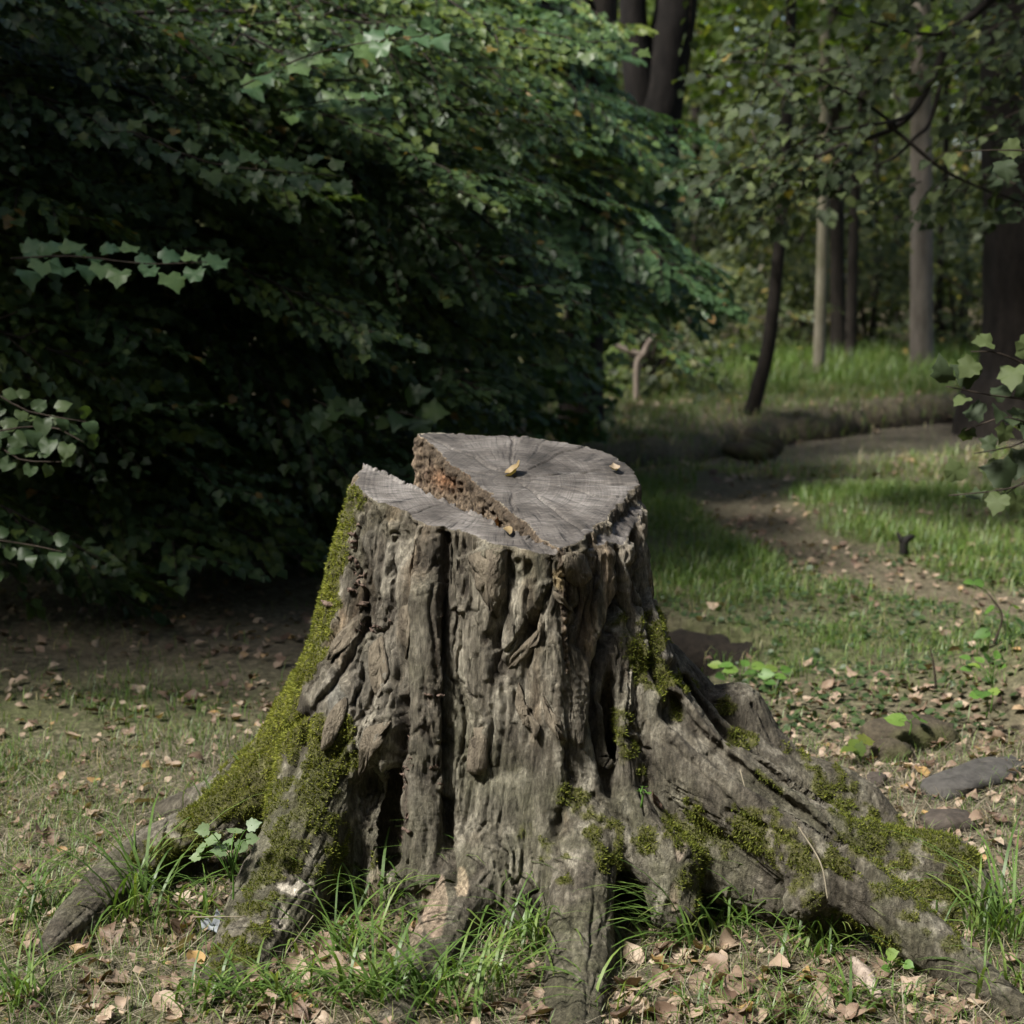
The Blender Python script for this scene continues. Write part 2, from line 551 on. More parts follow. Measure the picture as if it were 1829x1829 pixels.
SIL_L = np.array([P(px, py, 3.63) for px, py in [(636, 850), (622, 905), (600, 985), (576, 1080), (552, 1165), (520, 1230), (500, 1260)]])
SIL_R = np.array([P(px, py, 3.63) for px, py in [(1143, 870), (1146, 960), (1160, 1060), (1178, 1130), (1200, 1185), (1225, 1225)]])
rl0 = np.interp(-math.pi / 2, TH, RT)
rr0 = np.interp(math.pi / 2, TH, RT)
zl, fl = SIL_L[::-1, 2], (CX - SIL_L[::-1, 0]) - rl0
zr, fr = SIL_R[::-1, 2], (SIL_R[::-1, 0] - CX) - rr0


def trunk_r(th, z):
    r = np.interp(th, TH, RT)
    wl = np.maximum(0, -np.sin(th)) ** 1.6
    wr = np.maximum(0, np.sin(th)) ** 1.6
    wf = np.maximum(0, np.cos(th)) ** 2
    wb = np.maximum(0, -np.cos(th)) ** 2
    gl = np.interp(z, zl, fl)
    gr_ = np.interp(z, zr, fr)
    q = np.clip(1 - z / 0.85, 0, 1.1)
    return r + np.maximum(gl, 0) * wl + np.maximum(gr_, 0) * wr + (0.04 * q ** 1.5 + 0.06 * q ** 4) * wf + 0.16 * q ** 2 * wb


# roots: (pixel x, pixel y, depth, radius) down the middle of what the photograph shows of each
ROOTS = {
    'A': [(560, 1260, 3.62, .085), (470, 1375, 3.56, .075), (380, 1455, 3.50, .065), (280, 1508, 3.46, .082), (200, 1568, 3.38, .070), (140, 1625, 3.27, .050), (90, 1680, 3.16, .022)],
    'A2': [(500, 1330, 3.75, .07), (390, 1410, 3.85, .06), (290, 1450, 3.92, .05), (220, 1500, 3.9, .03)],
    'B': [(600, 1200, 3.46, .09), (585, 1310, 3.42, .098), (548, 1430, 3.34, .095), (505, 1550, 3.25, .096), (462, 1650, 3.15, .086), (420, 1735, 3.01, .066), (395, 1800, 2.90, .035)],
    'C': [(765, 1050, 3.38, .04), (764, 1200, 3.36, .046), (762, 1350, 3.35, .050), (748, 1500, 3.34, .056), (735, 1600, 3.32, .06)],
    'D0': [(900, 1220, 3.39, .09), (905, 1400, 3.35, .10), (905, 1530, 3.32, .09)],
    'D': [(865, 1500, 3.30, .055), (830, 1570, 3.24, .058), (790, 1645, 3.14, .056), (745, 1735, 3.00, .054), (705, 1829, 2.81, .042)],
    'E0': [(975, 1230, 3.40, .075), (1000, 1370, 3.35, .085), (1032, 1470, 3.29, .078)],
    'E': [(1030, 1400, 3.31, .08), (1040, 1480, 3.24, .076), (1042, 1560, 3.16, .070), (1038, 1650, 3.09, .066), (1030, 1745, 2.955, .065), (1022, 1835, 2.80, .056)],
    'F': [(1050, 1150, 3.38, .07), (1055, 1290, 3.34, .072), (1085, 1400, 3.30, .070), (1140, 1475, 3.25, .068), (1195, 1525, 3.22, .060), (1205, 1610, 3.19, .045)],
    'H': [(1125, 1080, 3.47, .06), (1160, 1205, 3.40, .08), (1245, 1330, 3.31, .082), (1370, 1422, 3.22, .072), (1490, 1515, 3.14, .062), (1610, 1622, 3.07, .054), (1720, 1712, 3.01, .045), (1815, 1795, 2.88, .036)],
    'H2': [(1160, 1380, 3.38, .09), (1255, 1490, 3.32, .085), (1390, 1560, 3.24, .07), (1500, 1620, 3.18, .045)],
    'H3': [(1400, 1460, 3.24, .05), (1470, 1540, 3.16, .045), (1430, 1600, 3.12, .03)],
    'I': [(1180, 1190, 3.54, .06), (1250, 1278, 3.49, .056), (1330, 1350, 3.44, .052), (1420, 1412, 3.40, .048), (1510, 1470, 3.37, .05), (1600, 1510, 3.35, .066), (1690, 1525, 3.33, .074), (1740, 1585, 3.29, .055)],
    'I2': [(1560, 1560, 3.32, .07), (1650, 1600, 3.28, .06), (1720, 1640, 3.24, .04)],
    'J': [(1180, 1165, 3.66, .06), (1265, 1245, 3.64, .048), (1322, 1240, 3.61, .054), (1360, 1305, 3.58, .05), (1420, 1362, 3.55, .045), (1500, 1382, 3.53, .036), (1552, 1412, 3.52, .03), (1605, 1480, 3.50, .026)],
    'J2': [(1330, 1340, 3.53, .055), (1430, 1410, 3.50, .05), (1530, 1470, 3.48, .055), (1600, 1520, 3.46, .05)],
}
RPTS = {}
for k, v in ROOTS.items():
    c = []
    for (px, py, Y, r) in v:
        p = P(px, py, Y)
        d = norm(ray(px, py))
        off = 0.55 * d + 0.45 * np.array([0, 0, -1.0])      # the surface is what we see: the centre lies behind and below it
        p = p + norm(off) * r * (0.9 if k not in ('A', 'J', 'H', 'I', 'A2') else 1.0)
        c.append([*p, r])
    RPTS[k] = np.array(c)
ROOT_IDS = list(RPTS)


def root_sdf(X, Y, Z, c):
    d = np.full(X.shape, 9.0, np.float32)
    for a, b in zip(c[:-1], c[1:]):
        ab = b[:3] - a[:3]
        t = np.clip(((X - a[0]) * ab[0] + (Y - a[1]) * ab[1] + (Z - a[2]) * ab[2]) / (ab @ ab), 0, 1)
        q = np.sqrt((X - a[0] - t * ab[0]) ** 2 + (Y - a[1] - t * ab[1]) ** 2 + (Z - a[2] - t * ab[2]) ** 2) - (a[3] + t * (b[3] - a[3]))
        d = np.minimum(d, q)
    return d


def smin(a, b, k):
    h = np.maximum(k - np.abs(a - b), 0) / k
    return np.minimum(a, b) - h * h * k * 0.25


# the V-shaped rotten notch in the top
APEX = on_plane(982, 972)[:2]
E1 = on_plane(748, 776)[:2]                    # edge of the main block
E2 = on_plane(657, 826)[:2]                    # back edge of the front slab


def side(x, y, a, b):
    n = norm(np.array([-(b - a)[1], (b - a)[0]]))
    return (x - a[0]) * n[0] + (y - a[1]) * n[1]


sg1 = np.sign(side(E2[0], E2[1], APEX, E1))
sg2 = np.sign(side(E1[0], E1[1], APEX, E2))
L1a, L1b = on_plane(1143, 866)[:2], on_plane(1052, 952)[:2]
sg3 = -np.sign(side(CX, CY, L1a, L1b))

H = 0.0066
X0, X1, Y0, Y1, Z0, Z1 = -1.06, 1.08, 2.72, 4.24, -0.05, 1.02
gx = np.arange(X0, X1, H, dtype=np.float32)
gy = np.arange(Y0, Y1, H, dtype=np.float32)
gz = np.arange(Z0, Z1, H, dtype=np.float32)
D = np.full((len(gx), len(gy), len(gz)), 1.0, np.float32)


def sub(lo, hi):
    i0 = [max(0, int((lo[k] - (X0, Y0, Z0)[k]) / H)) for k in range(3)]
    i1 = [min(D.shape[k], int((hi[k] - (X0, Y0, Z0)[k]) / H) + 2) for k in range(3)]
    return tuple(slice(a, b) for a, b in zip(i0, i1))


def grid(s):
    return gx[s[0]][:, None, None], gy[s[1]][None, :, None], gz[s[2]][None, None, :]


s = sub((CX - .75, CY - .75, Z0), (CX + .85, CY + .8, Z1))
X, Y, Z = grid(s)
rho = np.hypot(X - CX, Y - CY)
th = np.arctan2(X - CX, CY - Y)
thf = np.broadcast_to(th, rho.shape)
# broad ribs and hollows of the trunk
rib = 0.007 * np.sin(thf * 9 + 0.6) + 0.005 * np.sin(thf * 17 + 2.0)
D[s] = (rho - trunk_r(np.broadcast_to(th, np.broadcast_shapes(th.shape, Z.shape)), np.broadcast_to(Z, np.broadcast_shapes(th.shape, Z.shape))) - rib * np.clip(1.1 - Z, 0.3, 1)) * 0.93
for k in ROOT_IDS:
    c = RPTS[k]
    m = c[:, 3].max() + 0.10
    s = sub(c[:, :3].min(0) - m, c[:, :3].max(0) + m)
    X, Y, Z = grid(s)
    kk = {'C': .035, 'H': .032, 'I': .022, 'J': .022, 'J2': .03, 'I2': .03, 'E': .045}.get(k, .055)
    D[s] = smin(D[s], root_sdf(X, Y, Z, c), kk)
# hollows: (pixel x, pixel y, depth of centre, radii x, along view, z)
for px, py, Yc, rx, ry, rz in [(365, 1590, 3.40, .13, .16, .075), (698, 1470, 3.36, .026, .06, .10), (1112, 1625, 3.22, .028, .14, .085),
                               (1090, 1300, 3.36, .012, .05, .12), (462, 1490, 3.38, .035, .06, .07),
                               (655, 1410, 3.38, .03, .06, .06), (1540, 1690, 3.05, .05, .05, .03)]:
    q = P(px, py, Yc)
    s = sub(q - 0.25, q + 0.25)
    X, Y, Z = grid(s)
    e = (np.sqrt(((X - q[0]) / rx) ** 2 + ((Y - q[1]) / ry) ** 2 + ((Z - q[2]) / rz) ** 2) - 1) * min(rx, ry, rz)
    D[s] = -smin(-D[s], e, 0.02)
for chan, r_ in [([(1205, 1270, 3.37), (1290, 1352, 3.31), (1390, 1428, 3.25), (1480, 1492, 3.20), (1570, 1580, 3.17)], .034), ([(1230, 1232, 3.55), (1300, 1308, 3.49), (1370, 1372, 3.45), (1450, 1420, 3.42), (1530, 1445, 3.41)], .029),
                 ([(1150, 1330, 3.26), (1230, 1420, 3.22), (1330, 1490, 3.17)], .022), ([(1075, 1200, 3.31), (1080, 1300, 3.28), (1100, 1400, 3.25)], .018)]:
    c = np.array([[*P(*q), r_] for q in chan])
    s = sub(c[:, :3].min(0) - .1, c[:, :3].max(0) + .1)
    X, Y, Z = grid(s)
    D[s] = -smin(-D[s], root_sdf(X, Y, Z, c), 0.02)
s = sub((CX - .6, CY - .6, 0.55), (CX + .6, CY + .6, Z1))
X, Y, Z = grid(s)
pl = NRM[0] * X + NRM[1] * Y + NRM[2] * Z - PD
x2, y2 = np.broadcast_arrays(X, Y)
p2 = np.stack([x2.ravel(), y2.ravel(), 0 * x2.ravel()], 1)
j1 = (0.016 * perlin(p2 * 16) + 0.008 * perlin(p2 * 50)).reshape(x2.shape)
j2 = (0.008 * perlin(p2 * 24 + 7) + 0.006 * perlin(p2 * 70)).reshape(x2.shape)
s3 = side(X, Y, L1a, L1b) * sg3 + j1
ledge = np.where(s3 > 0, 0.026 + 0.35 * s3 + j2, 0.0)
D[s] = np.maximum(D[s], pl + ledge)
w1 = -side(X, Y, APEX, E1) * sg1 + j2 * 1.2
w2 = -side(X, Y, APEX, E2) * sg2
da = np.hypot(X - APEX[0], Y - APEX[1])
nfl = 0.03 + 0.30 * np.minimum(da, 0.55)
wedge = np.maximum(np.maximum(w1, w2), -(pl + nfl))
D[s] = np.maximum(D[s], -wedge)
# slab a little lower than the block
slab = side(X, Y, APEX, E2) * sg2 < 0
D[s] = np.maximum(D[s], np.where(slab, pl + 0.008, -9))


def surface_nets(D):
    S = D < 0
    nx, ny, nz = D.shape
    cnt = np.zeros((nx - 1, ny - 1, nz - 1), np.uint8)
    cor = [(i, j, k) for i in (0, 1) for j in (0, 1) for k in (0, 1)]
    for i, j, k in cor:
        cnt += S[i:nx - 1 + i, j:ny - 1 + j, k:nz - 1 + k]
    act = (cnt > 0) & (cnt < 8)
    idx = np.argwhere(act)
    vals = np.stack([D[idx[:, 0] + i, idx[:, 1] + j, idx[:, 2] + k] for i, j, k in cor], 1)
    acc = np.zeros((len(idx), 3))
    n = np.zeros(len(idx))
    ca = np.array(cor, float)
    for a in range(8):
        for b in range(a + 1, 8):
            if np.abs(ca[a] - ca[b]).sum() != 1:
                continue
            va, vb = vals[:, a], vals[:, b]
            m = (va < 0) != (vb < 0)
            t = np.where(m, va / np.where(m, va - vb, 1), 0)
            acc += np.where(m[:, None], ca[a] + t[:, None] * (ca[b] - ca[a]), 0)
            n += m
    V = idx + acc / n[:, None]
    num = np.full(cnt.shape, -1, np.int32)
    num[act] = np.arange(len(idx))
    Q = []
    for ax in range(3):
        a, b = [(1, 2), (2, 0), (0, 1)][ax]
        sl0 = [slice(1, -1)] * 3
        sl1 = [slice(1, -1)] * 3
        sl0[ax] = slice(0, -1)
        sl1[ax] = slice(1, None)
        s0, s1 = S[tuple(sl0)], S[tuple(sl1)]
        e = np.argwhere(s0 != s1)
        e = e + np.array([0 if q == ax else 1 for q in range(3)])
        fl = S[e[:, 0], e[:, 1], e[:, 2]]
        def cell(da_, db_):
            c = e.copy()
            c[:, a] -= da_
            c[:, b] -= db_
            return num[c[:, 0], c[:, 1], c[:, 2]]
        q = np.stack([cell(1, 1), cell(0, 1), cell(0, 0), cell(1, 0)], 1)
        q = np.where(fl[:, None], q, q[:, ::-1])
        Q.append(q[(q >= 0).all(1)])
    return V, np.concatenate(Q)


SV, SQ = surface_nets(D)
SV = SV * H + np.array([X0, Y0, Z0])
kz = (D[:, :, int((0.03 - Z0) / H)]).copy()


def stump_dist(x, y):
    """distance from the outside of the stump at ankle height, for keeping plants out of it"""
    i = np.clip(((np.asarray(x) - X0) / H).astype(int), 0, kz.shape[0] - 1)
    j = np.clip(((np.asarray(y) - Y0) / H).astype(int), 0, kz.shape[1] - 1)
    inside = (x > X0) & (x < X1) & (y > Y0) & (y < Y1)
    return np.where(inside, kz[i, j], 1.0)


del D


def subdivide(V, Q):
    E = np.stack([Q, np.roll(Q, -1, 1)], -1).reshape(-1, 2)
    key = np.sort(E, 1)
    key = key[:, 0].astype(np.int64) * len(V) + key[:, 1]
    u, inv = np.unique(key, return_inverse=True)
    a, b = u // len(V), u % len(V)
    mid = (V[a] + V[b]) / 2
    cen = V[Q].mean(1)
    # pull the old points a little towards their neighbours, so the grid's steps vanish
    acc = np.zeros_like(V)
    cn = np.zeros(len(V))
    for q in (a, b):
        np.add.at(acc, q, mid)
        np.add.at(cn, q, 1)
    V2 = np.where((cn > 0)[:, None], 0.6 * V + 0.4 * acc / np.maximum(cn, 1)[:, None], V)
    e = inv.reshape(-1, 4) + len(V)
    c = np.arange(len(Q)) + len(V) + len(u)
    NQ = np.concatenate([np.stack([Q[:, k], e[:, k], c, e[:, k - 1]], 1) for k in range(4)])
    return np.concatenate([V2, mid, cen]), NQ


def vnormals(V, Q):
    n = np.cross(V[Q[:, 2]] - V[Q[:, 0]], V[Q[:, 3]] - V[Q[:, 1]])
    acc = np.zeros_like(V)
    for k in range(4):
        np.add.at(acc, Q[:, k], n)
    return norm(acc)


fn_ = np.cross(SV[SQ[:, 2]] - SV[SQ[:, 0]], SV[SQ[:, 3]] - SV[SQ[:, 1]])
fc_ = SV[SQ].mean(1)
away = ((norm(fn_) * norm(fc_ - np.array([0, 0, CAMZ]))).sum(1) > 0.30) & (fc_[:, 2] < .93)
QB = SQ[away]
SV, SQ = subdivide(SV, SQ[~away])
SQ = np.concatenate([SQ, QB])
used_ = np.zeros(len(SV), bool)
used_[SQ.ravel()] = True
SQ = (np.cumsum(used_) - 1)[SQ]
SV = SV[used_]
SN = vnormals(SV, SQ)
NV = len(SV)
PX, PY = project(SV)
view = norm(SV - np.array([0, 0, CAMZ]))
facing = -(SN * view).sum(1)                       # > 0: turned to the photograph's side of the stump
front = sstep(-0.35, 0.1, facing) * (SV[:, 1] < CY + 0.12)

plv = SV @ NRM - PD
x, y, z = SV.T
s3v = side(x, y, L1a, L1b) * sg3 + 0.016 * perlin(np.stack([x, y, 0 * x], 1) * 16) + 0.008 * perlin(np.stack([x, y, 0 * x], 1) * 50)
ledv = np.where(s3v > 0, 0.026 + 0.35 * s3v + 0.008 * perlin(np.stack([x, y, 0 * x], 1) * 24 + 7) + 0.006 * perlin(np.stack([x, y, 0 * x], 1) * 70), 0.0)
w1v = -side(x, y, APEX, E1) * sg1
w2v = -side(x, y, APEX, E2) * sg2
is_slab = side(x, y, APEX, E2) * sg2 < 0
near_ax = np.hypot(x - CX, y - CY) < 0.5
up_al = SN @ NRM
cut = near_ax & (plv + np.maximum(ledv, np.where(is_slab, 0.008, 0)) > -0.0045) & (up_al > 0.75)
notch = near_ax & (plv < -0.002) & (np.maximum(w1v - 0.014, w2v) < 0.006) & (plv > -0.24)
cutw = cut.astype(float)
notchw = notch.astype(float)

rd = np.full(NV, 9.0, np.float32)
rid = np.full(NV, -1)
rs_ = np.zeros(NV, np.float32)
rperp = np.zeros((NV, 3), np.float32)
for i, k in enumerate(ROOT_IDS):
    c = RPTS[k]
    L = 0.0
    for a, b in zip(c[:-1], c[1:]):
        ab = b[:3] - a[:3]
        t = np.clip(((SV - a[:3]) @ ab) / (ab @ ab), 0, 1)
        q = a[:3] + t[:, None] * ab
        dd = np.linalg.norm(SV - q, axis=1) - (a[3] + t * (b[3] - a[3]))
        m = dd < rd
        rd[m] = dd[m]
        rid[m] = i
        rs_[m] = (L + t * np.linalg.norm(ab))[m]
        rperp[m] = (SV - q)[m]
        L += np.linalg.norm(ab)
thv = np.arctan2(x - CX, CY - y)
trd = np.hypot(x - CX, y - CY) - trunk_r(thv, z)
rootw = sstep(-0.015, 0.03, trd - rd) * (z < 0.75)

# --- relief: grain along the trunk and along each root
qt = np.stack([x * 48, y * 48, z * 3.0], 1)
warp = fbm(SV * 7, 3)[:, None] * np.array([[1.3, 1.3, .12]])
tg = ridged(qt + warp, 3)
tg2 = fbm(np.stack([x * 95, y * 95, z * 4], 1) + warp * 2, 3)
qr = rperp * 34 + (rs_ * 2.2)[:, None] + rid[:, None] * 7.7
rg = fbm(qr, 3)
rg2 = ridged(rperp * 75 + (rs_ * 14.0)[:, None], 2)
iso = fbm(SV * 26, 4)
fine = fbm(SV * 95, 3)
def terrace(v, n):
    t = v * n
    i = np.floor(t)
    return (i + sstep(0.0, 0.13, t - i)) / n


fl1 = np.where(rootw > .5, fbm(rperp * 20 + (rs_ * 4.0)[:, None] + 3.3, 3), fbm(np.stack([x * 19, y * 19, z * 2.2], 1) + warp, 3))
fl2 = np.where(rootw > .5, fbm(rperp * 45 + (rs_ * 16.0)[:, None] + 1.3, 2), fbm(np.stack([x * 52, y * 52, z * 5], 1) + warp * 2, 2))
flake = terrace(fl1, 4.0) * (1 - .75 * rootw)
flake2 = terrace(fl2, 3.0) * (1 - .6 * rootw)
cr1 = perlin(np.stack([x * 20, y * 20, z * 2.0], 1) + warp * .6)
cr2 = perlin(np.stack([x * 42, y * 42, z * 4.0], 1) + warp * .8 + 5)
cr3 = perlin(rperp * 26 + (rs_ * 2.5)[:, None] + rid[:, None] * 3.1)
cracks = (1 - rootw) * (np.exp(-(cr1 / .05) ** 2) * .010 + np.exp(-(cr2 / .06) ** 2) * .005) + rootw * np.exp(-(cr3 / .06) ** 2) * .004
calm = 1 - .72 * sstep(1.15, .6, np.hypot((PX - 985) / 120, (PY - 1340) / 210)) - .5 * sstep(1.1, .6, np.hypot((PX - 760) / 36, (PY - 1480) / 110))
calm = np.clip(calm, .2, 1)
disp = (1 - rootw) * calm * (0.0050 * tg + 0.0034 * tg2) + rootw * (0.0066 * rg + 0.0024 * rg2) + 0.0008 * iso + 0.0012 * fine
disp += (0.0068 * flake + 0.0024 * flake2 - cracks) * calm
big = fbm(SV * 8 + 5, 2)
disp += 0.004 * big
disp *= (1 - cutw) * (1 - 0.2 * notchw)

tint = np.zeros((NV, 3))
n1 = fbm(SV * 11 + 3.1, 4)
n2 = fbm(np.stack([x * 45, y * 45, z * 9], 1), 4)
barkA, barkB, barkC = np.array([.030, .025, .018]), np.array([.100, .088, .066]), np.array([.320, .294, .232])
f = np.clip(0.46 + 0.50 * n1 + 0.55 * n2 + 0.75 * flake + .35 * flake2, 0, 1)[:, None]
tint = np.where(f < 0.5, barkA + (barkB - barkA) * (f * 2), barkB + (barkC - barkB) * (f * 2 - 1))
strip_ = fbm(np.stack([x * 14, y * 14, z * 1.3], 1) + 31, 3)
sm_ = (sstep(.05, .45, strip_) * .65 * (1 - rootw))[:, None]
tint = tint * (1 - sm_) + sm_ * tint * np.array([1.05, .78, .56])
sm_ = (sstep(-.05, -.45, strip_) * .6)[:, None]
tint = tint * (1 + sm_ * .55)


def blend(mask, col, var=0.25):
    global tint
    m = np.clip(mask, 0, 1)[:, None]
    c = np.asarray(col)[None, :] * (1 + var * (n2 + n1))[:, None]
    tint = tint * (1 - m) + np.clip(c, 0.004, 1) * m


wob = fbm(np.stack([PX, PY * .5, np.zeros(NV)], 1) / 22, 3) * 6
wob2 = fbm(np.stack([PX + 400, PY, np.zeros(NV)], 1) / 26, 3) * 8
QX, QY = PX + wob, PY + wob2


def groove(pts, hw, depth, rot=0.0):
    """a split or furrow that follows pts on the photographed side; depth in metres"""
    global disp
    d, t = dist_poly(QX, QY, pts)
    w = hw if np.isscalar(hw) else hw[0] + (hw[1] - hw[0]) * t
    e = np.exp(-(d / w) ** 2) * front * (1 - cutw) * (1 - notchw)
    disp -= depth * e
    if rot:
        blend(e * rot, (.030, .022, .016))


def plate(poly, hgt, edge=3.5, col=None, amt=0.6, tilt=0.0):
    """bark still standing proud of the wood"""
    global disp
    d = sd_polygon(QX, QY, poly)
    e = sstep(edge, -edge, d) * front * (1 - cutw) * (1 - notchw)
    disp += hgt * e * (1 + tilt * np.clip(-d / 40, 0, 1))
    if col is not None:
        blend(e * amt, col)


def pit(px, py, rx, ry, depth, rough=0.0, col=(.034, .025, .018), amt=0.8):
    global disp
    q = np.sqrt(((QX - px) / rx) ** 2 + ((QY - py) / ry) ** 2)
    e = sstep(1.15, 0.6, q) * front * (1 - cutw) * (1 - notchw)
    rr = RR48
    disp += e * (-depth + rough * rr)
    blend(e * amt * (0.55 + 0.45 * (rr < 0.25)), col, 0.6)


RR48 = ridged(np.stack([x * 64, y * 64, z * 18], 1) + 3, 3)
# bark plates left on the trunk
plate([(745, 960), (790, 955), (792, 1100), (788, 1260), (790, 1400), (782, 1540), (770, 1590), (700, 1590), (722, 1520), (730, 1400), (730, 1200), (735, 1080)], .010, 4, (.125, .112, .086), .5)
plate([(842, 985), (905, 972), (902, 1040), (893, 1075), (880, 1108), (872, 1150), (880, 1230), (876, 1300), (870, 1378), (842, 1378), (846, 1300), (838, 1210), (826, 1120), (815, 1040), (812, 1000)], .012, 3, (.165, .148, .112), .65)
plate([(650, 960), (690, 930), (722, 935), (724, 1050), (724, 1160), (700, 1240), (665, 1330), (612, 1352), (628, 1260), (650, 1170), (676, 1060), (660, 1000)], .009, 4, (.170, .155, .125), .5)
plate([(568, 1240), (600, 1180), (640, 1130), (650, 1190), (628, 1270), (600, 1330), (560, 1310), (548, 1275)], .010, 3, (.18, .165, .135), .4)
plate([(640, 1330), (690, 1270), (715, 1210), (712, 1290), (680, 1350), (640, 1400), (620, 1390)], .010, 3, (.15, .135, .105), .5)
plate([(985, 1000), (1045, 975), (1095, 985), (1100, 1060), (1085, 1120), (1065, 1170), (1050, 1090), (1030, 1030)], .006, 5)
plate([(930, 1050), (985, 1035), (960, 1090), (925, 1140), (905, 1150), (915, 1090)], .008, 3)
plate([(950, 1190), (990, 1130), (1045, 1170), (1060, 1250), (1040, 1330), (1000, 1320), (985, 1260)], .006, 4, (.12, .102, .075), .4)
plate([(1108, 940), (1122, 935), (1126, 1010), (1138, 1090), (1160, 1180), (1150, 1180), (1122, 1080), (1108, 1000)], .010, 3, (.24, .22, .18), .75)
plate([(1132, 900), (1143, 900), (1148, 1000), (1165, 1090), (1205, 1190), (1190, 1190), (1150, 1080), (1136, 1000)], .010, 3, (.24, .22, .185), .75)
plate([(830, 1400), (990, 1380), (985, 1480), (930, 1545), (840, 1540)], .004, 14, (.14, .128, .098), .5)
# furrows
groove([(737, 935), (728, 1050), (727, 1150), (724, 1260)], 7, .020, .5)
groove([(722, 1255), (715, 1340), (700, 1440), (690, 1530)], (9, 24), .030, .8)
groove([(795, 945), (793, 1000), (797, 1100), (797, 1250), (800, 1400), (801, 1510), (806, 1570)], 7, .026, .6)
groove([(910, 985), (910, 1050), (898, 1105), (884, 1145), (892, 1200)], 9, .018, .5)
groove([(895, 1190), (902, 1290), (885, 1390)], 5, .010, .3)
groove([(985, 990), (985, 1045), (965, 1090), (930, 1150), (905, 1195)], 7, .014, .4)
groove([(955, 1110), (940, 1180), (930, 1250), (950, 1300)], 7, .012, .3)
groove([(1105, 1070), (1085, 1130), (1072, 1200), (1068, 1270), (1076, 1340), (1095, 1405)], (9, 17), .042, .5)
groove([(1000, 1040), (1020, 1075), (1030, 1090)], 5, .010, .3)
groove([(1100, 950), (1103, 1020), (1113, 1075), (1128, 1130)], 5, .026, .7)
groove([(1129, 930), (1129, 985), (1141, 1045), (1160, 1110)], 3.5, .018, .6)
groove([(1147, 960), (1153, 1030), (1163, 1070)], 3.5, .014, .6)
groove([(1120, 1010), (1128, 1050), (1138, 1095)], 6, .014, .6)
groove([(655, 1110), (625, 1180), (590, 1235), (545, 1275), (505, 1305)], 6, .018, .5)
groove([(685, 1190), (660, 1265), (622, 1325), (598, 1350)], 5, .014, .5)
groove([(560, 1270), (530, 1350), (510, 1410)], 8, .016, .4)
groove([(760, 1300), (775, 1330), (800, 1330)], 5, .010, .6)
groove([(1000, 1450), (985, 1500), (1000, 1560)], 8, .020, .5)
groove([(1160, 1180), (1215, 1275), (1300, 1355), (1400, 1430), (1470, 1480), (1560, 1570)], 8, .026, .25)
groove([(1200, 1190), (1270, 1290), (1330, 1330), (1390, 1385), (1480, 1430)], 8, .024, .25)
groove([(1300, 1450), (1420, 1500), (1520, 1580)], 6, .012)
groove([(1200, 1330), (1300, 1430), (1380, 1500)], 6, .012)
groove([(1270, 1290), (1330, 1350), (1400, 1395)], 4, .009)
groove([(1345, 1260), (1385, 1330), (1450, 1370)], 4, .009)
groove([(1060, 1420), (1130, 1480), (1180, 1540)], 6, .012)
groove([(1025, 1560), (1020, 1680), (1010, 1790)], 4, .006)
groove([(1062, 1560), (1058, 1660), (1052, 1760)], 4, .005)
groove([(690, 950), (684, 1010), (680, 1060)], 3, .007, .3)
groove([(708, 960), (708, 1080), (706, 1150)], 3, .007, .3)
for _ in range(30):
    gxp = random.uniform(600, 1150)
    gy0 = random.uniform(960, 1350)
    gl_ = random.uniform(50, 160)
    groove([(gxp, gy0), (gxp + random.uniform(-10, 10), gy0 + gl_ * .5), (gxp + random.uniform(-14, 14) + (gxp - 880) * .08, gy0 + gl_)], random.uniform(2, 4.5), random.uniform(.003, .009), random.uniform(0, .35))
# rotten, crumbly places
pit(650, 915, 30, 40, .012, .010)
pit(640, 1005, 26, 34, .012, .012)
pit(600, 1010, 14, 50, .004, .012)
pit(675, 1095, 48, 42, .010, .012)
pit(715, 950, 22, 18, .004, .008, (.10, .085, .06))
pit(765, 990, 24, 45, .008, .008, (.05, .04, .03))
pit(782, 1130, 16, 130, .008, .009, (.045, .034, .025))
pit(768, 1250, 22, 60, .008, .010, (.04, .028, .022))
pit(770, 1300, 28, 18, .006, .012, (.05, .036, .027))
pit(775, 1375, 24, 30, .012, .012, (.035, .025, .018))
pit(690, 1440, 45, 70, .016, .012, (.030, .021, .015))
pit(715, 1430, 14, 90, -.002, .011, (.16, .125, .10), .7)
pit(930, 1018, 26, 24, .014, .010, (.025, .022, .018))
pit(880, 1145, 18, 22, .012, .010)
pit(830, 1030, 18, 50, .012, .008)
pit(1045, 1010, 40, 26, .006, .006, (.06, .048, .035))
pit(1130, 1060, 9, 36, .010, .004, (.09, .05, .03))
pit(985, 1470, 20, 30, .010, .008, (.05, .04, .03), .5)
pit(645, 1500, 24, 40, .010, .010, (.05, .04, .03), .6)
# wrinkled bark where the big root bends
wq = np.sqrt(((PX - 1030) / 62) ** 2 + ((PY - 1320) / 130) ** 2)
wm = sstep(1.1, 0.5, wq) * front
disp += wm * 0.0007 * (0.6 + n1) * np.sin((PY - 0.0035 * (PX - 1020) ** 2 + 5 * wob * .3) / 12.5 * 2 * math.pi)
wm2 = sstep(1.1, 0.5, np.sqrt(((PX - 765) / 40) ** 2 + ((PY - 1480) / 110) ** 2)) * front
disp += wm2 * 0.0003 * np.sin((PY + wob) / 9 * 2 * math.pi)
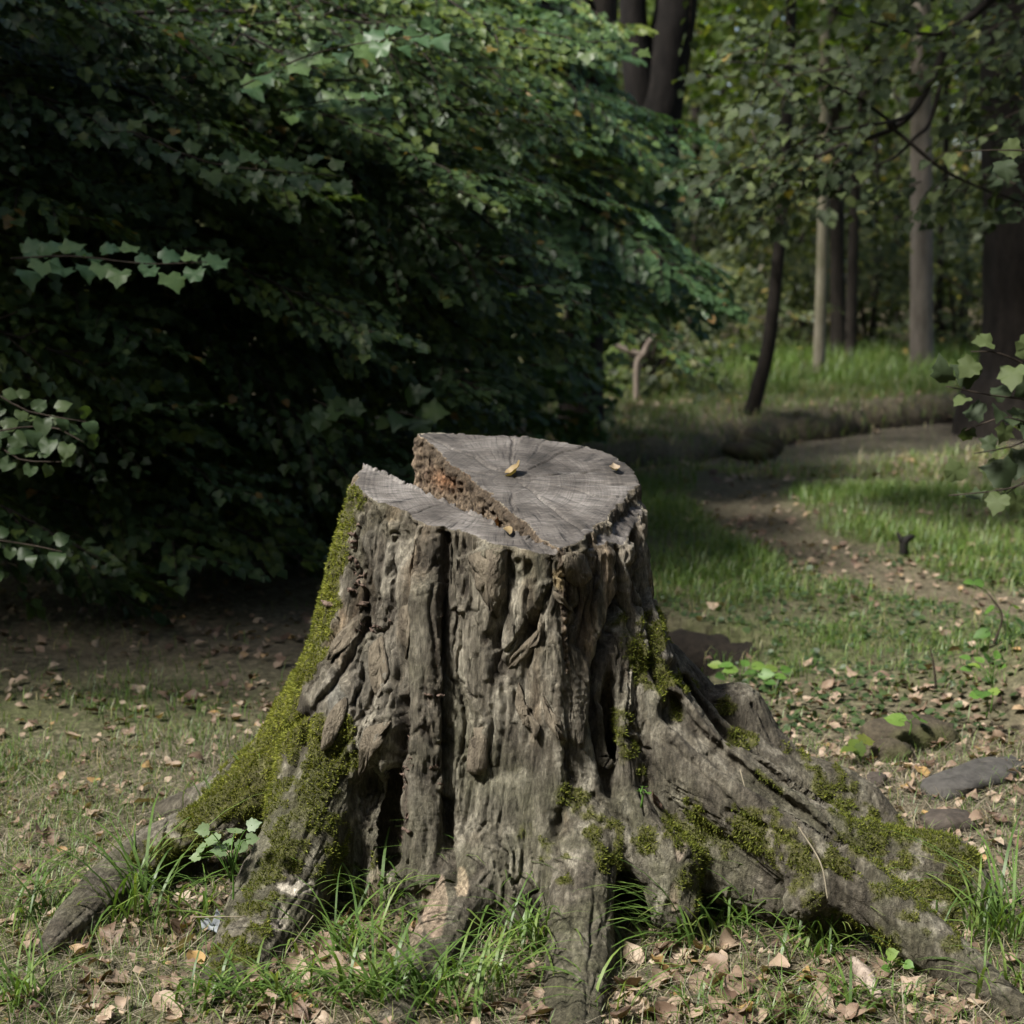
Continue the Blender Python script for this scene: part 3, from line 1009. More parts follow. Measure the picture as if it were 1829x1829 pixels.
# notch: crumbled rot, orange in one place
rr = ridged(SV * 30, 4)
rr2 = ridged(SV * 75 + 2, 3)
disp += notchw * (0.011 * rr + 0.006 * rr2 - 0.004)
blend(notchw, (.060, .044, .032), 0.6)
blend(notchw * sstep(0.25, 0.6, rr2), (.19, .145, .10), 0.4)
blend(notchw * np.exp(-(((PX - 805) / 30) ** 2 + ((PY - 855) / 20) ** 2)), (.20, .10, .05), 0.4)
blend(notchw * sstep(-0.045, -0.01, plv) * (up_al < .5), (.085, .064, .044), 0.4)
# fresh wood under the saw cut, paler fibre
rim = sstep(-0.055, -0.015, plv + ledv) * (1 - cutw) * (1 - notchw) * near_ax
blend(rim * 0.55 * (0.5 + n2), (.17, .135, .095), 0.4)
blend(sstep(1, .4, np.hypot((PX - 1000) / 12, (PY - 1035) / 26)) * front * .8, (.30, .23, .12))
disp += rim * 0.003 * fbm(np.stack([x * 160, y * 160, z * 6], 1), 2)
# pale and pink scars on the roots
for cx_, cy_, rx, ry, c in [(525, 1585, 34, 13, (.62, .56, .46)), (505, 1635, 9, 26, (.60, .53, .44)), (490, 1655, 14, 8, (.50, .43, .36)), (775, 1630, 24, 46, (.36, .27, .20)),
                            (738, 1670, 18, 30, (.33, .25, .19)), (825, 1575, 12, 26, (.40, .32, .22)), (1212, 1505, 12, 34, (.40, .32, .25)), (1205, 1600, 7, 30, (.28, .21, .16)),
                            (600, 1250, 16, 30, (.20, .19, .16)), (790, 1600, 9, 40, (.30, .23, .17))]:
    q = np.sqrt(((PX + wob * 1.6 - cx_) / rx) ** 2 + ((PY + wob2 * 1.4 - cy_) / ry) ** 2)
    blend(sstep(1.1, 0.85, q) * front, c, 0.15)
    disp -= sstep(1.1, 0.85, q) * front * .003
# moss
MOSS = [([(630, 890), (604, 985), (580, 1080), (556, 1165), (512, 1245), (478, 1310)], 24, 1.0), ([(505, 1300), (440, 1405), (365, 1475), (285, 1525)], 44, .95), ([(470, 1400), (440, 1460)], 45, .9), ([(250, 1530), (330, 1490)], 26, .7),
        ([(595, 1300), (560, 1420), (520, 1510), (480, 1590), (430, 1700)], 38, .95), ([(600, 1370), (620, 1360)], 24, .85), ([(560, 1310), (600, 1330)], 24, .9), ([(600, 1480), (585, 1560)], 36, .7), ([(430, 1660), (400, 1720)], 28, .9),
        ([(1118, 1110), (1138, 1180), (1150, 1215)], 22, .75), ([(1165, 1100), (1170, 1180), (1200, 1215)], 16, .8), ([(1108, 1280), (1130, 1370)], 24, .6), ([(1180, 1230), (1205, 1280)], 14, .55), ([(1220, 1470), (1265, 1510)], 46, .85), ([(1235, 1570), (1240, 1600)], 34, .6),
        ([(1330, 1470), (1420, 1530)], 38, .85), ([(1370, 1450), (1460, 1540)], 22, .6), ([(1020, 1420), (1050, 1450)], 30, .7), ([(1075, 1480), (1090, 1530)], 34, .9), ([(1150, 1500)], 30, .7), ([(1012, 1540), (1010, 1570)], 18, .7), ([(940, 1490), (965, 1520)], 26, .6),
        ([(1480, 1400), (1540, 1460)], 34, 1.0), ([(1560, 1490), (1650, 1505), (1730, 1520)], 42, 1.0), ([(1600, 1560), (1700, 1580)], 46, .95), ([(1500, 1520), (1560, 1570)], 38, .85), ([(1620, 1620), (1720, 1640)], 34, .8), ([(1590, 1590), (1700, 1690)], 20, .55), ([(1500, 1640), (1590, 1680)], 26, .55),
        ([(1300, 1262)], 22, .8), ([(1312, 1312), (1340, 1320)], 16, .8), ([(1395, 1330), (1460, 1375)], 12, .8), ([(1350, 1380), (1400, 1420)], 10, .5), ([(1195, 1195), (1240, 1225)], 12, .7), ([(775, 790), (800, 800)], 6, .5), ([(1400, 1540), (1450, 1600)], 30, .5), ([(650, 1540)], 24, .5)]
moss = np.zeros(NV)
scar = np.zeros(NV)
mn = fbm(np.stack([PX, PY, np.zeros(NV)], 1) / 20 + 3, 3)
mn3 = fbm(SV * 30 + 8, 3)
for pts, hw, a in MOSS:
    d, _ = dist_poly(PX + wob * .8, PY + wob2 * .8, pts)
    moss = np.maximum(moss, a * sstep(hw * 1.25, hw * 0.55, d + mn * hw * 0.5))
moss *= sstep(-0.6, -0.2, facing) * (1 - notchw * .7)
mn4 = fbm(SV * 13 + 2, 3)
moss = np.clip(moss * (0.35 + 0.95 * sstep(-0.35, 0.30, mn3 + mn4 * .8)), 0, 1)
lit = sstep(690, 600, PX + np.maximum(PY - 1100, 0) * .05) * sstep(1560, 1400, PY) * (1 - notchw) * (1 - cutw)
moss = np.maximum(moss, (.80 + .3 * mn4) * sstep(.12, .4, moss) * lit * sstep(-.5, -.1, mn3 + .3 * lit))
for cx_, cy_, rx, ry in [(525, 1585, 40, 17), (500, 1640, 18, 30), (600, 1250, 22, 36), (570, 1680, 40, 30)]:
    scar = np.maximum(scar, sstep(1.3, .8, np.hypot((PX + wob * 1.6 - cx_) / rx, (PY + wob2 * 1.4 - cy_) / ry)))
moss = moss * (1 - scar)
moss = np.where(cut, moss * .35, moss)
blend(sstep(.25, .7, moss) * .9, (.085, .085, .020), 0.35)
algae = (sstep(-0.1, 0.5, fbm(SV * 5 + 11, 3)) * .40 + .35 * sstep(.45, .05, z) * sstep(-.2, .3, mn4)) * (1 - cutw) * np.where(near_ax & (np.maximum(w1v - .02, w2v - .004) < 0.008) & (z > .62), 0, 1)
blend(algae, (.085, .088, .045), 0.3)
disp += 0.002 * sstep(.3, .9, moss)
foot_dark = sstep(0.10, -0.01, z) * .45
blend(foot_dark * (1 - cutw), (.055, .042, .030), .3)  # darker brown towards the ground

edge_ = near_ax & ~cut & (plv + np.maximum(ledv, np.where(is_slab, 0.008, 0)) > -0.009)
disp = np.where(edge_, disp * .25, disp)
PITHW = on_plane(918, 852)
pr_ = SV - PITHW
pr_r = np.hypot(pr_[:, 0], pr_[:, 1])
pr_a = np.arctan2(pr_[:, 1], pr_[:, 0]) + .10 * perlin(SV * 14)
rck = np.random.default_rng(8)
for a0, r0, r1, dp_ in [(-.35, .0, .34, .008), (.25, .02, .30, .006), (.9, .05, .36, .007), (1.6, .0, .30, .007), (2.35, .04, .36, .008), (-1.05, .03, .32, .008), (-1.6, .08, .30, .006), (2.9, .05, .35, .008), (-2.4, .1, .36, .007), (-.05, .12, .3, .005), (1.25, .14, .34, .005)]:
    dd_ = np.abs(np.sin(pr_a - a0)) * pr_r
    e_ = np.exp(-(dd_ / .0026) ** 2) * (np.cos(pr_a - a0) > 0) * sstep(r0 - .01, r0 + .02, pr_r) * sstep(r1, r1 - .08, pr_r)
    disp -= cutw * dp_ * e_
disp += cutw * .0012 * perlin(SV * 30)
SV = SV + SN * disp[:, None]
SV[:, :2] += (cutw * 0)[:, None]
# saw-cut edges crumble a little
SN = vnormals(SV, SQ)

BASE = np.array([CX, CY, 0.0])
stump = thing('tree_stump', 'big weathered grey-brown tree stump with mossy spreading roots and a split saw-cut top', 'tree stump', BASE)
PITH = on_plane(918, 852) - BASE
M_STUMP = stump_mat()
M_CUT = cut_mat(PITH)
fc = SQ
f_cut = cut[SQ].sum(1) >= 3
f_notch = (notch[SQ].sum(1) >= 3) & ~f_cut
f_slab = is_slab[SQ].sum(1) >= 2
f_root = np.where((rootw[SQ].mean(1) > 0.55) & (trd[SQ].mean(1) > 0.035), rid[SQ[:, 0]], -1)
MERGE = {'H2': 'H', 'H3': 'H', 'I2': 'I', 'J2': 'J', 'D0': None, 'E0': None, 'C': None, 'F': None}


def piece(name, mask, mat, label=None):
    q = SQ[mask]
    if not len(q):
        return None
    u, inv = np.unique(q, return_inverse=True)
    me = make_mesh(name, SV[u] - BASE, inv.reshape(-1, 4), mat, cols={'tint': np.clip(tint[u], 0.003, 1)}, smooth=True)
    me.normals_split_custom_set_from_vertices([tuple(v) for v in SN[u]])
    o = obj(name, me, stump)
    if label:
        o['label'] = label
    return o


used = f_cut | f_notch
piece('cut_face', f_cut & ~f_slab, M_CUT, 'flat grey saw-cut top of the main block')
piece('cut_face', f_cut & f_slab, M_CUT, 'narrow grey saw-cut top of the front slab')
piece('split_face', f_notch, M_STUMP, 'crumbling brown rotten wall of the split in the top')
RLAB = {'A': 'long mossy root running to the left', 'A2': 'short root behind the long left one', 'B': 'thick mossy root at the front left', 'D': 'scuffed pinkish root in the grass at the front', 'E': 'smooth bare grey root pointing straight forward', 'H': 'longest root sweeping down to the right front', 'I': 'root ending in a thick cushion of moss', 'J': 'knobbly grey root at the right back'}
for k in ROOT_IDS:
    if MERGE.get(k, k) != k:
        continue
    ids = [ROOT_IDS.index(q) for q in ROOT_IDS if q == k or MERGE.get(q) == k]
    m = np.isin(f_root, ids) & ~used
    used = used | m
    piece('root', m, M_STUMP, RLAB.get(k))
piece('trunk', ~used, M_STUMP)

# moss cushions: tiny tufts standing on the mossy skin
fcen = SV[SQ].mean(1)
farea = 0.5 * np.linalg.norm(np.cross(SV[SQ[:, 2]] - SV[SQ[:, 0]], SV[SQ[:, 3]] - SV[SQ[:, 1]]), axis=1)
fm = moss[SQ].mean(1)
fvis = facing[SQ].mean(1) > -0.5
wgt = farea * sstep(.22, .9, fm) ** 1.3 * fvis
NT = 68000
pick = RNG.choice(len(SQ), NT, p=wgt / wgt.sum())
uv = RNG.random((NT, 2))
a, b, c_, d_ = (SV[SQ[pick, k]] for k in range(4))
pos = (a * (1 - uv[:, :1]) + b * uv[:, :1]) * (1 - uv[:, 1:]) + (d_ * (1 - uv[:, :1]) + c_ * uv[:, :1]) * uv[:, 1:]
nm = SN[SQ[pick, 0]]
mb = Batch()
for kk in range(2):
    dirv = norm(nm + RNG.normal(size=(NT, 3)) * 0.75 + np.array([0, 0, 0.15]))
    ln = (0.0025 + 0.0080 * RNG.random(NT) ** 2) * (0.5 + 0.7 * fm[pick])
    sd_ = norm(np.cross(dirv, RNG.normal(size=(NT, 3)))) * (0.0004 + 0.0005 * RNG.random(NT))[:, None]
    tip = pos + dirv * ln[:, None]
    base = pos - nm * 0.002
    mid = base * .45 + tip * .55
    V = np.stack([base, mid + sd_ * 1.5, tip, mid - sd_ * 1.5], 1).reshape(-1, 3)
    i = np.arange(NT)[:, None] * 4
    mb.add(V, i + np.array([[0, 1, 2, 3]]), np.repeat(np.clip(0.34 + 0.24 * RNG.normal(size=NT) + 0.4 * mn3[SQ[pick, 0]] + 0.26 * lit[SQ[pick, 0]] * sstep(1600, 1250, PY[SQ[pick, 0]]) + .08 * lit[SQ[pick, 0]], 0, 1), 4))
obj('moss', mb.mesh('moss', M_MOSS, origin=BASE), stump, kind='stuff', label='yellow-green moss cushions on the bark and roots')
print('stump', len(SV), len(SQ), round(time.time() - T0, 1))


def surf_at(px, py):
    """nearest stump point seen at a pixel, and its normal"""
    d = np.hypot(PX - px, PY - py) + (facing < 0.05) * 1e3
    i = np.argpartition(d, 40)[:40]
    i = i[np.argmin(SV[i, 1] + d[i] * 0.004)]
    return SV[i], SN[i]


# loose bark flakes lifting off the trunk
FV = np.where((facing > 0.02) & (PX > 440) & (PX < 1220) & (PY > 880) & (PY < 1460))[0]
FPXY = np.stack([PX[FV], PY[FV]], 1)


def surf_fast(px, py):
    d = np.hypot(FPXY[:, 0] - px, FPXY[:, 1] - py)
    i = np.argpartition(d, 24)[:24]
    j = FV[i[np.argmin(SV[FV[i], 1] + d[i] * .004)]]
    return SV[j], SN[j]


def flake_part(outline, lift, label=None, thick=.005, tip=0):
    """an irregular flake of bark following the trunk; one end stands off"""
    o = np.array(outline, float)
    cen = o.mean(0)
    n = len(o)
    r = np.random.default_rng(int(cen.sum()))
    res = np.array([o[j] + (o[(j + 1) % n] - o[j]) * t + r.normal(size=2) * 2.2 for j in range(n) for t in (0, .25, .5, .75)])
    far = o[tip]
    span = np.hypot(*(res - far).T).max()
    _, nc = surf_fast(*cen)
    nc = norm(nc + np.array([0, -.3, -.2 * nc[2]]))
    def at3(q):
        p_, _n = surf_fast(*q)
        k_ = 1 - np.hypot(*(q - far)) / span
        return p_ + nc * (.004 + lift * np.clip(k_, 0, 1) ** 1.5)
    ring = np.array([at3(q) for q in res])
    ring = .5 * ring + .25 * np.roll(ring, 1, 0) + .25 * np.roll(ring, -1, 0)
    mid = np.array([at3(q) for q in res * .55 + cen * .45])
    ce = mid.mean(0) + nc * .002
    m = len(res)
    V = np.vstack([ring, mid, ce[None], ring - nc * thick])
    F4 = [[j, (j + 1) % m, m + (j + 1) % m, m + j] for j in range(m)] + [[j, 2 * m + 1 + j, 2 * m + 1 + (j + 1) % m, (j + 1) % m] for j in range(m)]
    F3 = [[m + j, m + (j + 1) % m, 2 * m] for j in range(m)]
    V = V + nc[None] * (perlin(V * np.array([120, 120, 25])) * .0022)[:, None]
    me = make_mesh('bark_plate', V - BASE, [np.array(F4), np.array(F3)], M_PLATE)
    ob = obj('bark_plate', me, stump)
    if label:
        ob['label'] = label


flake_part([(843, 990), (878, 978), (906, 976), (904, 1040), (895, 1080), (884, 1108), (872, 1072), (862, 1040), (850, 1015)], .010, 'upright pale slab of bark under the saw cut', .012, 3)
flake_part([(952, 1126), (968, 1112), (962, 1142), (935, 1178), (904, 1200), (908, 1182)], .014, 'straight strip of bark lying diagonally', .008, 0)
flake_part([(922, 1215), (932, 1245), (946, 1275), (966, 1292), (962, 1315), (938, 1294), (920, 1262)], .016, 'curled tongue of bark', .006, 4)
flake_part([(968, 1240), (985, 1262), (1006, 1300), (1018, 1326), (995, 1316), (976, 1280)], .014, None, .006, 3)
flake_part([(985, 1050), (1008, 1072), (1030, 1092), (1014, 1088), (996, 1072)], .008, None, .005, 2)
flake_part([(640, 1335), (668, 1298), (706, 1284), (692, 1318), (656, 1362), (632, 1384)], .018, None, .007, 5)
flake_part([(575, 1300), (602, 1258), (622, 1240), (612, 1290), (596, 1330), (572, 1345)], .012, None, .006, 5)
flake_part([(600, 1150), (640, 1092), (652, 1110), (622, 1160), (594, 1182)], .014, None, .006, 4)
flake_part([(846, 1300), (876, 1296), (874, 1372), (858, 1384), (842, 1376)], .012, None, .007, 2)
flake_part([(720, 1085), (735, 1075), (738, 1140), (728, 1180), (720, 1150)], .008, None, .005, 3)
flake_part([(1000, 990), (1040, 985), (1052, 1030), (1030, 1050), (1008, 1030)], .006, None, .005, 2)
flake_part([(660, 1150), (690, 1130), (700, 1200), (680, 1250), (664, 1210)], .008, None, .005, 3)

# dry bracket fungus: short frilled shelves in rows
def fungus(px, py, w, seed):
    p, n = surf_at(px, py)
    n = norm(n * np.array([1, 1, 0.3]))
    r = np.random.default_rng(seed)
    t = norm(np.cross([0, 0, 1], n))
    K = 9
    V = []
    for lay, (rad_, dz) in enumerate([(1.0, 0.0), (0.9, -0.25), (0.25, -0.45)]):
        for k in range(K):
            a_ = -1.5 + 3.0 * k / (K - 1)
            rr_ = w * rad_ * (1 + 0.3 * r.normal() * (lay < 2))
            V.append(p - n * 0.006 + t * math.sin(a_) * rr_ + n * math.cos(a_) * rr_ * 0.8 + np.array([0, 0, dz * w + w * .25 * r.normal() * (lay < 2)]))
    V.append(p + np.array([0, 0, w * .12]))
    c0 = len(V) - 1
    F = [[l * K + k, l * K + k + 1, (l + 1) * K + k + 1, (l + 1) * K + k] for l in range(2) for k in range(K - 1)]
    T = [[c0, k + 1, k] for k in range(K - 1)]
    obj('bracket_fungus', make_mesh('bracket_fungus', np.array(V) - BASE, [np.array(F)[:, ::-1], np.array(T)[:, ::-1]], M_FUNGUS), stump)


fr = random.Random(4)
spots = [(592, 1075, .022)]
spots += [(fr.gauss(634, 9), fr.uniform(925, 1060), fr.uniform(.009, .016)) for _ in range(13)]
spots += [(fr.gauss(722, 7), fr.uniform(1310, 1500), fr.uniform(.007, .013)) for _ in range(22)]
spots += [(fr.gauss(772, 10), fr.uniform(1180, 1420), fr.uniform(.006, .012)) for _ in range(13)]
spots += [(fr.gauss(660, 16), fr.uniform(1060, 1130), fr.uniform(.008, .014)) for _ in range(7)]
spots += [(fr.gauss(796, 4), fr.uniform(950, 1120), fr.uniform(.005, .009)) for _ in range(8)]
for i, (a_, b_, w_) in enumerate(spots):
    fungus(a_, b_, w_, i)

# ------------------------------------------------------------------ the ground, the stream and its banks
STREAM = [np.array(q) for q in [(12, 17.5), (8, 16.2), (5.6, 14.9), (4.2, 14.0), (2.97, 13.0), (1.96, 12.1), (1.25, 11.4), (0.55, 10.9), (-0.3, 10.8), (-1.8, 11.0), (-3.5, 12.0)]]
PITL = [np.array(q) for q in [(0.37, 5.72), (0.20, 5.74), (-0.02, 5.85)]]
PATH = [G(*q)[:2] for q in [(1330, 850), (1310, 890), (1380, 940), (1500, 1000), (1650, 1040), (1829, 1075), (2100, 1120)]]


def stream_depth(x, y):
    d, t = dist_poly(x, y, STREAM)
    p = np.stack([np.ravel(x), np.ravel(y), 0 * np.ravel(x)], 1)
    wob_ = 0.20 * perlin(p * 0.9) + 0.09 * perlin(p * 3.1) + 0.05 * perlin(p * 8.0)
    wd = np.interp(t, [0, .35, .45, .6, 1], [1.0, .95, .75, .40, .35])
    return sstep(1.30, 0.95, d / wd + wob_.reshape(np.shape(x)))


def height(x, y):
    x = np.asarray(x, float)
    y = np.asarray(y, float)
    sh = x.shape
    p = np.stack([x.ravel(), y.ravel(), np.zeros(x.size)], 1)
    z = 0.030 * fbm(p * 1.1, 3) + 0.012 * perlin(p * 6.0) + 0.006 * perlin(p * 17.0)
    z = z.reshape(sh)
    z = z + 0.35 * sstep(24, 60, y) + 0.5 * sstep(8, 30, np.abs(x)) * sstep(60, 20, y)
    z = z + 0.02 * np.exp(-((x - CX) ** 2 + (y - CY) ** 2) / 0.6)
    z = z - 0.36 * stream_depth(x, y)
    z = z - 0.10 * sstep(9.0, 11.0, y) * sstep(14.2, 13.0, y + .35 * (3.0 - x)) * sstep(0.9, 1.6, x)
    d, _ = dist_poly(x, y, PITL)
    z = z - 0.60 * sstep(0.47, 0.40, d + 0.07 * np.sin(x * 9 + y * 6) + 0.035 * np.sin(x * 23 + y * 9) + 0.02 * np.sin(x * 51 - y * 37))
    dp, _ = dist_poly(x, y, PATH)
    z = z - 0.03 * sstep(0.5, 0.1, dp)
    # the litter bank at the right edge
    z = z + 0.20 * np.exp(-(((x - 1.75) / .34) ** 2 + ((y - 5.1) / .35) ** 2))
    return z


def axis(lo, fine0, fine1, hi, step, grow=1.16):
    v = list(np.arange(fine0, fine1, step))
    s_ = step
    while v[-1] < hi:
        s_ *= grow
        v.append(v[-1] + s_)
    s_ = step
    while v[0] > lo:
        s_ *= grow
        v.insert(0, v[0] - s_)
    return np.array(v)


ax_ = axis(-160, -2.6, 5.5, 160, 0.040)
ay_ = np.concatenate([axis(-60, 2.3, 7.5, 2.3, 0.036)[:-1], np.arange(7.5, 18.5, 0.06), axis(18.5, 18.5, 18.6, 190, 0.08)])
ay_ = np.unique(np.round(ay_, 4))
GX, GY = np.meshgrid(ax_, ay_, indexing='ij')
GZ = height(GX, GY)


def green_at(x, y):
    p = np.stack([np.ravel(x), np.ravel(y), np.zeros(np.size(x))], 1)
    n_ = fbm(p * 0.9 + 4, 3).reshape(np.shape(x))
    x = np.asarray(x)
    y = np.asarray(y)
    dp, _ = dist_poly(x, y, PATH)
    meadow = sstep(0.50, 0.9, x - 0.1 * (y - 7)) * sstep(6.2, 7.4, y) * sstep(10.8, 9.6, y) * sstep(0.12, 0.36, dp)
    side_ = 0.92 * sstep(0.3, 0.7, x) * sstep(4.3, 5.2, y) * sstep(13, 8, y) * sstep(0.1, 0.32, dp)
    far = sstep(15.0, 16.2, y) * sstep(26, 21, y) * sstep(0.2, 1.0, x)
    leftg = 0.75 * sstep(-.4, -.8, x) * sstep(6.0, 4.8, y)
    return np.clip(np.maximum.reduce([meadow, side_, far, leftg, 0.18 + 0 * x]) * (0.75 + 0.7 * n_), 0, 1)


def soil_shade_at(x, y):
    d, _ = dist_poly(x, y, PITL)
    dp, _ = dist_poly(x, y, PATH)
    s_ = np.maximum(sstep(0.52, 0.46, d), sstep(0.2, 0.6, stream_depth(x, y)))  # hollow, where the dark colour stands for shade, and the stream bed
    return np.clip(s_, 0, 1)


nx_, ny_ = GX.shape
ii = np.arange(nx_ - 1)[:, None] * ny_ + np.arange(ny_ - 1)[None, :]
gq = np.stack([ii, ii + ny_, ii + ny_ + 1, ii + 1], -1).reshape(-1, 4)
gme = make_mesh('ground', np.stack([GX, GY, GZ], -1).reshape(-1, 3), gq, M_GROUND, {'green': green_at(GX, GY).ravel(), 'soil': soil_shade_at(GX, GY).ravel()}, smooth=True)
obj('ground', gme, kind='structure', label='forest floor of soil, dry leaves and short grass')

m, nt, bs, out = new_mat('stream_water')
tc = nd(nt, 'TexCoord').outputs['Object']
nz = noise(nt, tc, 9.0, 4, 0.55)
nt.links.new(ramp(nt, nz, [(0.3, (0.14, 0.12, 0.088)), (0.7, (0.20, 0.175, 0.13))]), bs.inputs['Base Color'])
bs.inputs['Roughness'].default_value = 0.12
bs.inputs['Specular IOR Level'].default_value = 0.5
nt.links.new(nd(nt, 'Bump', {'Strength': 0.12, 'Distance': 0.02, 'Height': nz}).outputs[0], bs.inputs['Normal'])
M_WATER = m
# water follows the bed of the stream
wv, wf = [], []
cl = np.array(STREAM)
tn = norm(np.gradient(cl, axis=0))
nr = np.stack([-tn[:, 1], tn[:, 0]], 1)
for k in range(len(cl)):
    for s_ in (-1.5, -0.8, 0, 0.8, 1.5):
        wv.append([*(cl[k] + nr[k] * s_), -0.24])
for k in range(len(cl) - 1):
    for j in range(4):
        wf.append([k * 5 + j, k * 5 + j + 1, k * 5 + 6 + j, k * 5 + 5 + j])
obj('stream_water', make_mesh('stream_water', np.array(wv), np.array(wf), M_WATER), kind='structure', label='shallow brown forest stream')

# turf lip added over the dark hollow beside the stump, to shade it
lipb = Batch()
lipp = [(0.93, 5.76), (0.84, 5.99), (0.66, 6.10), (0.42, 6.14), (0.22, 6.18), (-0.05, 6.26)]
lipq = [np.array([a_, b_, 0.0]) for a_, b_ in lipp]
lipb.add(*tube([q + [0, -.02, float(height(q[0], q[1] + .16)) - .125] for q in lipq], [.06, .09, .10, .10, .10, .08], 12, .35, 3.0, 6))
obj('turf_edge', lipb.mesh('turf_edge', plain_mat('dark_humus', (.010, .0075, .005), .95, .6, 40, .9), True, lipq[2]), loc=lipq[2], label='overhanging dark turf edge above the hollow right of the stump', category='bank')

# ------------------------------------------------------------------ leaf shapes
half = [(0.0, 0.0), (0.20, -0.07), (0.43, 0.03), (0.40, 0.18), (0.54, 0.42), (0.38, 0.49), (0.33, 0.66), (0.15, 0.76), (0.0, 1.0)]


def leaf_shape(half, fold=0.25, droop=0.3, centre=0.36):
    o = half + [(-a_, b_) for a_, b_ in half[-2:0:-1]]
    V = np.array([[0, centre, 0]] + [[a_, b_, 0] for a_, b_ in o], float)
    V[:, 2] = fold * np.abs(V[:, 0]) - droop * V[:, 1] ** 2
    n = len(o)
    F = np.array([[0, 1 + k, 1 + (k + 1) % n] for k in range(n)])
    return V, F


MAPLE = leaf_shape(half)
MAPLE_FLAT = leaf_shape(half, 0.12, 0.12)
OVAL = leaf_shape([(0.0, 0.0), (0.24, 0.10), (0.37, 0.38), (0.28, 0.70), (0.0, 1.0)], 0.2, 0.22, 0.45)
ROUND = leaf_shape([(0.0, 0.03), (0.22, -0.06), (0.44, 0.10), (0.50, 0.38), (0.36, 0.70), (0.10, 0.88), (0.0, 1.0)], 0.12, 0.25, 0.42)
def leaf_halves(half, fold=0.2, droop=0.25):
    V = np.array([[a_, b_, 0] for a_, b_ in half] + [[-a_, b_, 0] for a_, b_ in half[-2:0:-1]], float)
    V[:, 2] = fold * np.abs(V[:, 0]) - droop * V[:, 1] ** 2
    m, n = len(half), len(V)
    return V, np.array([list(range(m)), list(range(m - 1, n)) + [0]])


MAPLE_LO = leaf_halves([(0, 0), (.40, 0), (.39, .20), (.54, .42), (.33, .60), (0, 1)])
ROUND_LO = leaf_halves([(0, 0), (.36, .05), (.48, .40), (.28, .80), (0, 1)], .12)
RHOMB = (np.array([[0, 0, 0], [0.36, 0.45, 0.06], [0, 1, -0.1], [-0.36, 0.45, 0.06]]), np.array([[0, 1, 2, 3]]))


def leaves(batch, shape, pos, axis_, nrm_, size, rnd):
    """lay leaves at pos, tip along axis_, face along nrm_"""
    V, F = shape
    y_ = norm(axis_)
    x_ = norm(np.cross(y_, nrm_))
    z_ = np.cross(x_, y_)
    W = pos[:, None, :] + size[:, None, None] * (V[None, :, 0:1] * x_[:, None] + V[None, :, 1:2] * y_[:, None] + V[None, :, 2:3] * z_[:, None])
    N = len(pos)
    batch.add(W.reshape(-1, 3), (np.arange(N)[:, None, None] * len(V) + F[None]).reshape(-1, F.shape[1]), np.repeat(rnd, len(V)))


def sprays(lb, tb, shape, base, dirs, lens, nleaf, size, nrm_bias, rg, twig_r=0.003, spread=0.9, jit=0.35, rnd_shift=None):
    """leafy twigs: each a thin stem with leaves left and right in one loose plane"""
    N = len(base)
    up = norm(np.asarray(nrm_bias) + rg.normal(size=(N, 3)) * 0.22)
    d = norm(dirs)
    sdv = norm(np.cross(d, up))
    t = (np.arange(nleaf) + 0.5) / nleaf
    t = t[None, :] + rg.normal(size=(N, nleaf)) * 0.03
    sag = -0.22 * lens[:, None] * t ** 2
    pos = base[:, None, :] + d[:, None, :] * (t * lens[:, None])[:, :, None]
    pos[:, :, 2] += sag
    sgn = np.where(np.arange(nleaf) % 2 == 0, 1, -1)[None, :, None]
    fan = (1 - t * 0.5)[:, :, None] * spread
    stem = sdv[:, None, :] * sgn * rg.uniform(0.01, 0.16, size=(N, nleaf, 1)) * (lens[:, None, None] * (1.1 - t[:, :, None] * 0.8))
    pos2 = pos + stem
    axv = d[:, None, :] * 1.0 + sdv[:, None, :] * sgn * fan + np.array([0, 0, -0.28]) + rg.normal(size=(N, nleaf, 3)) * jit * 0.7
    nv = up[:, None, :] + rg.normal(size=(N, nleaf, 3)) * jit
    sz = size * rg.uniform(0.6, 1.25, size=N * nleaf)
    rn = np.clip(rg.random(N * nleaf) * 0.90 + (0 if rnd_shift is None else np.repeat(rnd_shift, nleaf)), 0, .955)
    rn = np.where(rg.random(N * nleaf) > 0.988, rg.uniform(.96, 1, N * nleaf), rn)
    leaves(lb, shape, pos2.reshape(-1, 3), axv.reshape(-1, 3), nv.reshape(-1, 3), sz, rn)
    if tb is not None:
        for k in range(N):
            p_ = [base[k], base[k] + d[k] * lens[k] * .5 + np.array([0, 0, -.055 * lens[k]]), base[k] + d[k] * lens[k] + np.array([0, 0, -.22 * lens[k]])]
            tb.add(*tube(p_, [twig_r * 1.5, twig_r, twig_r * .4], 3))


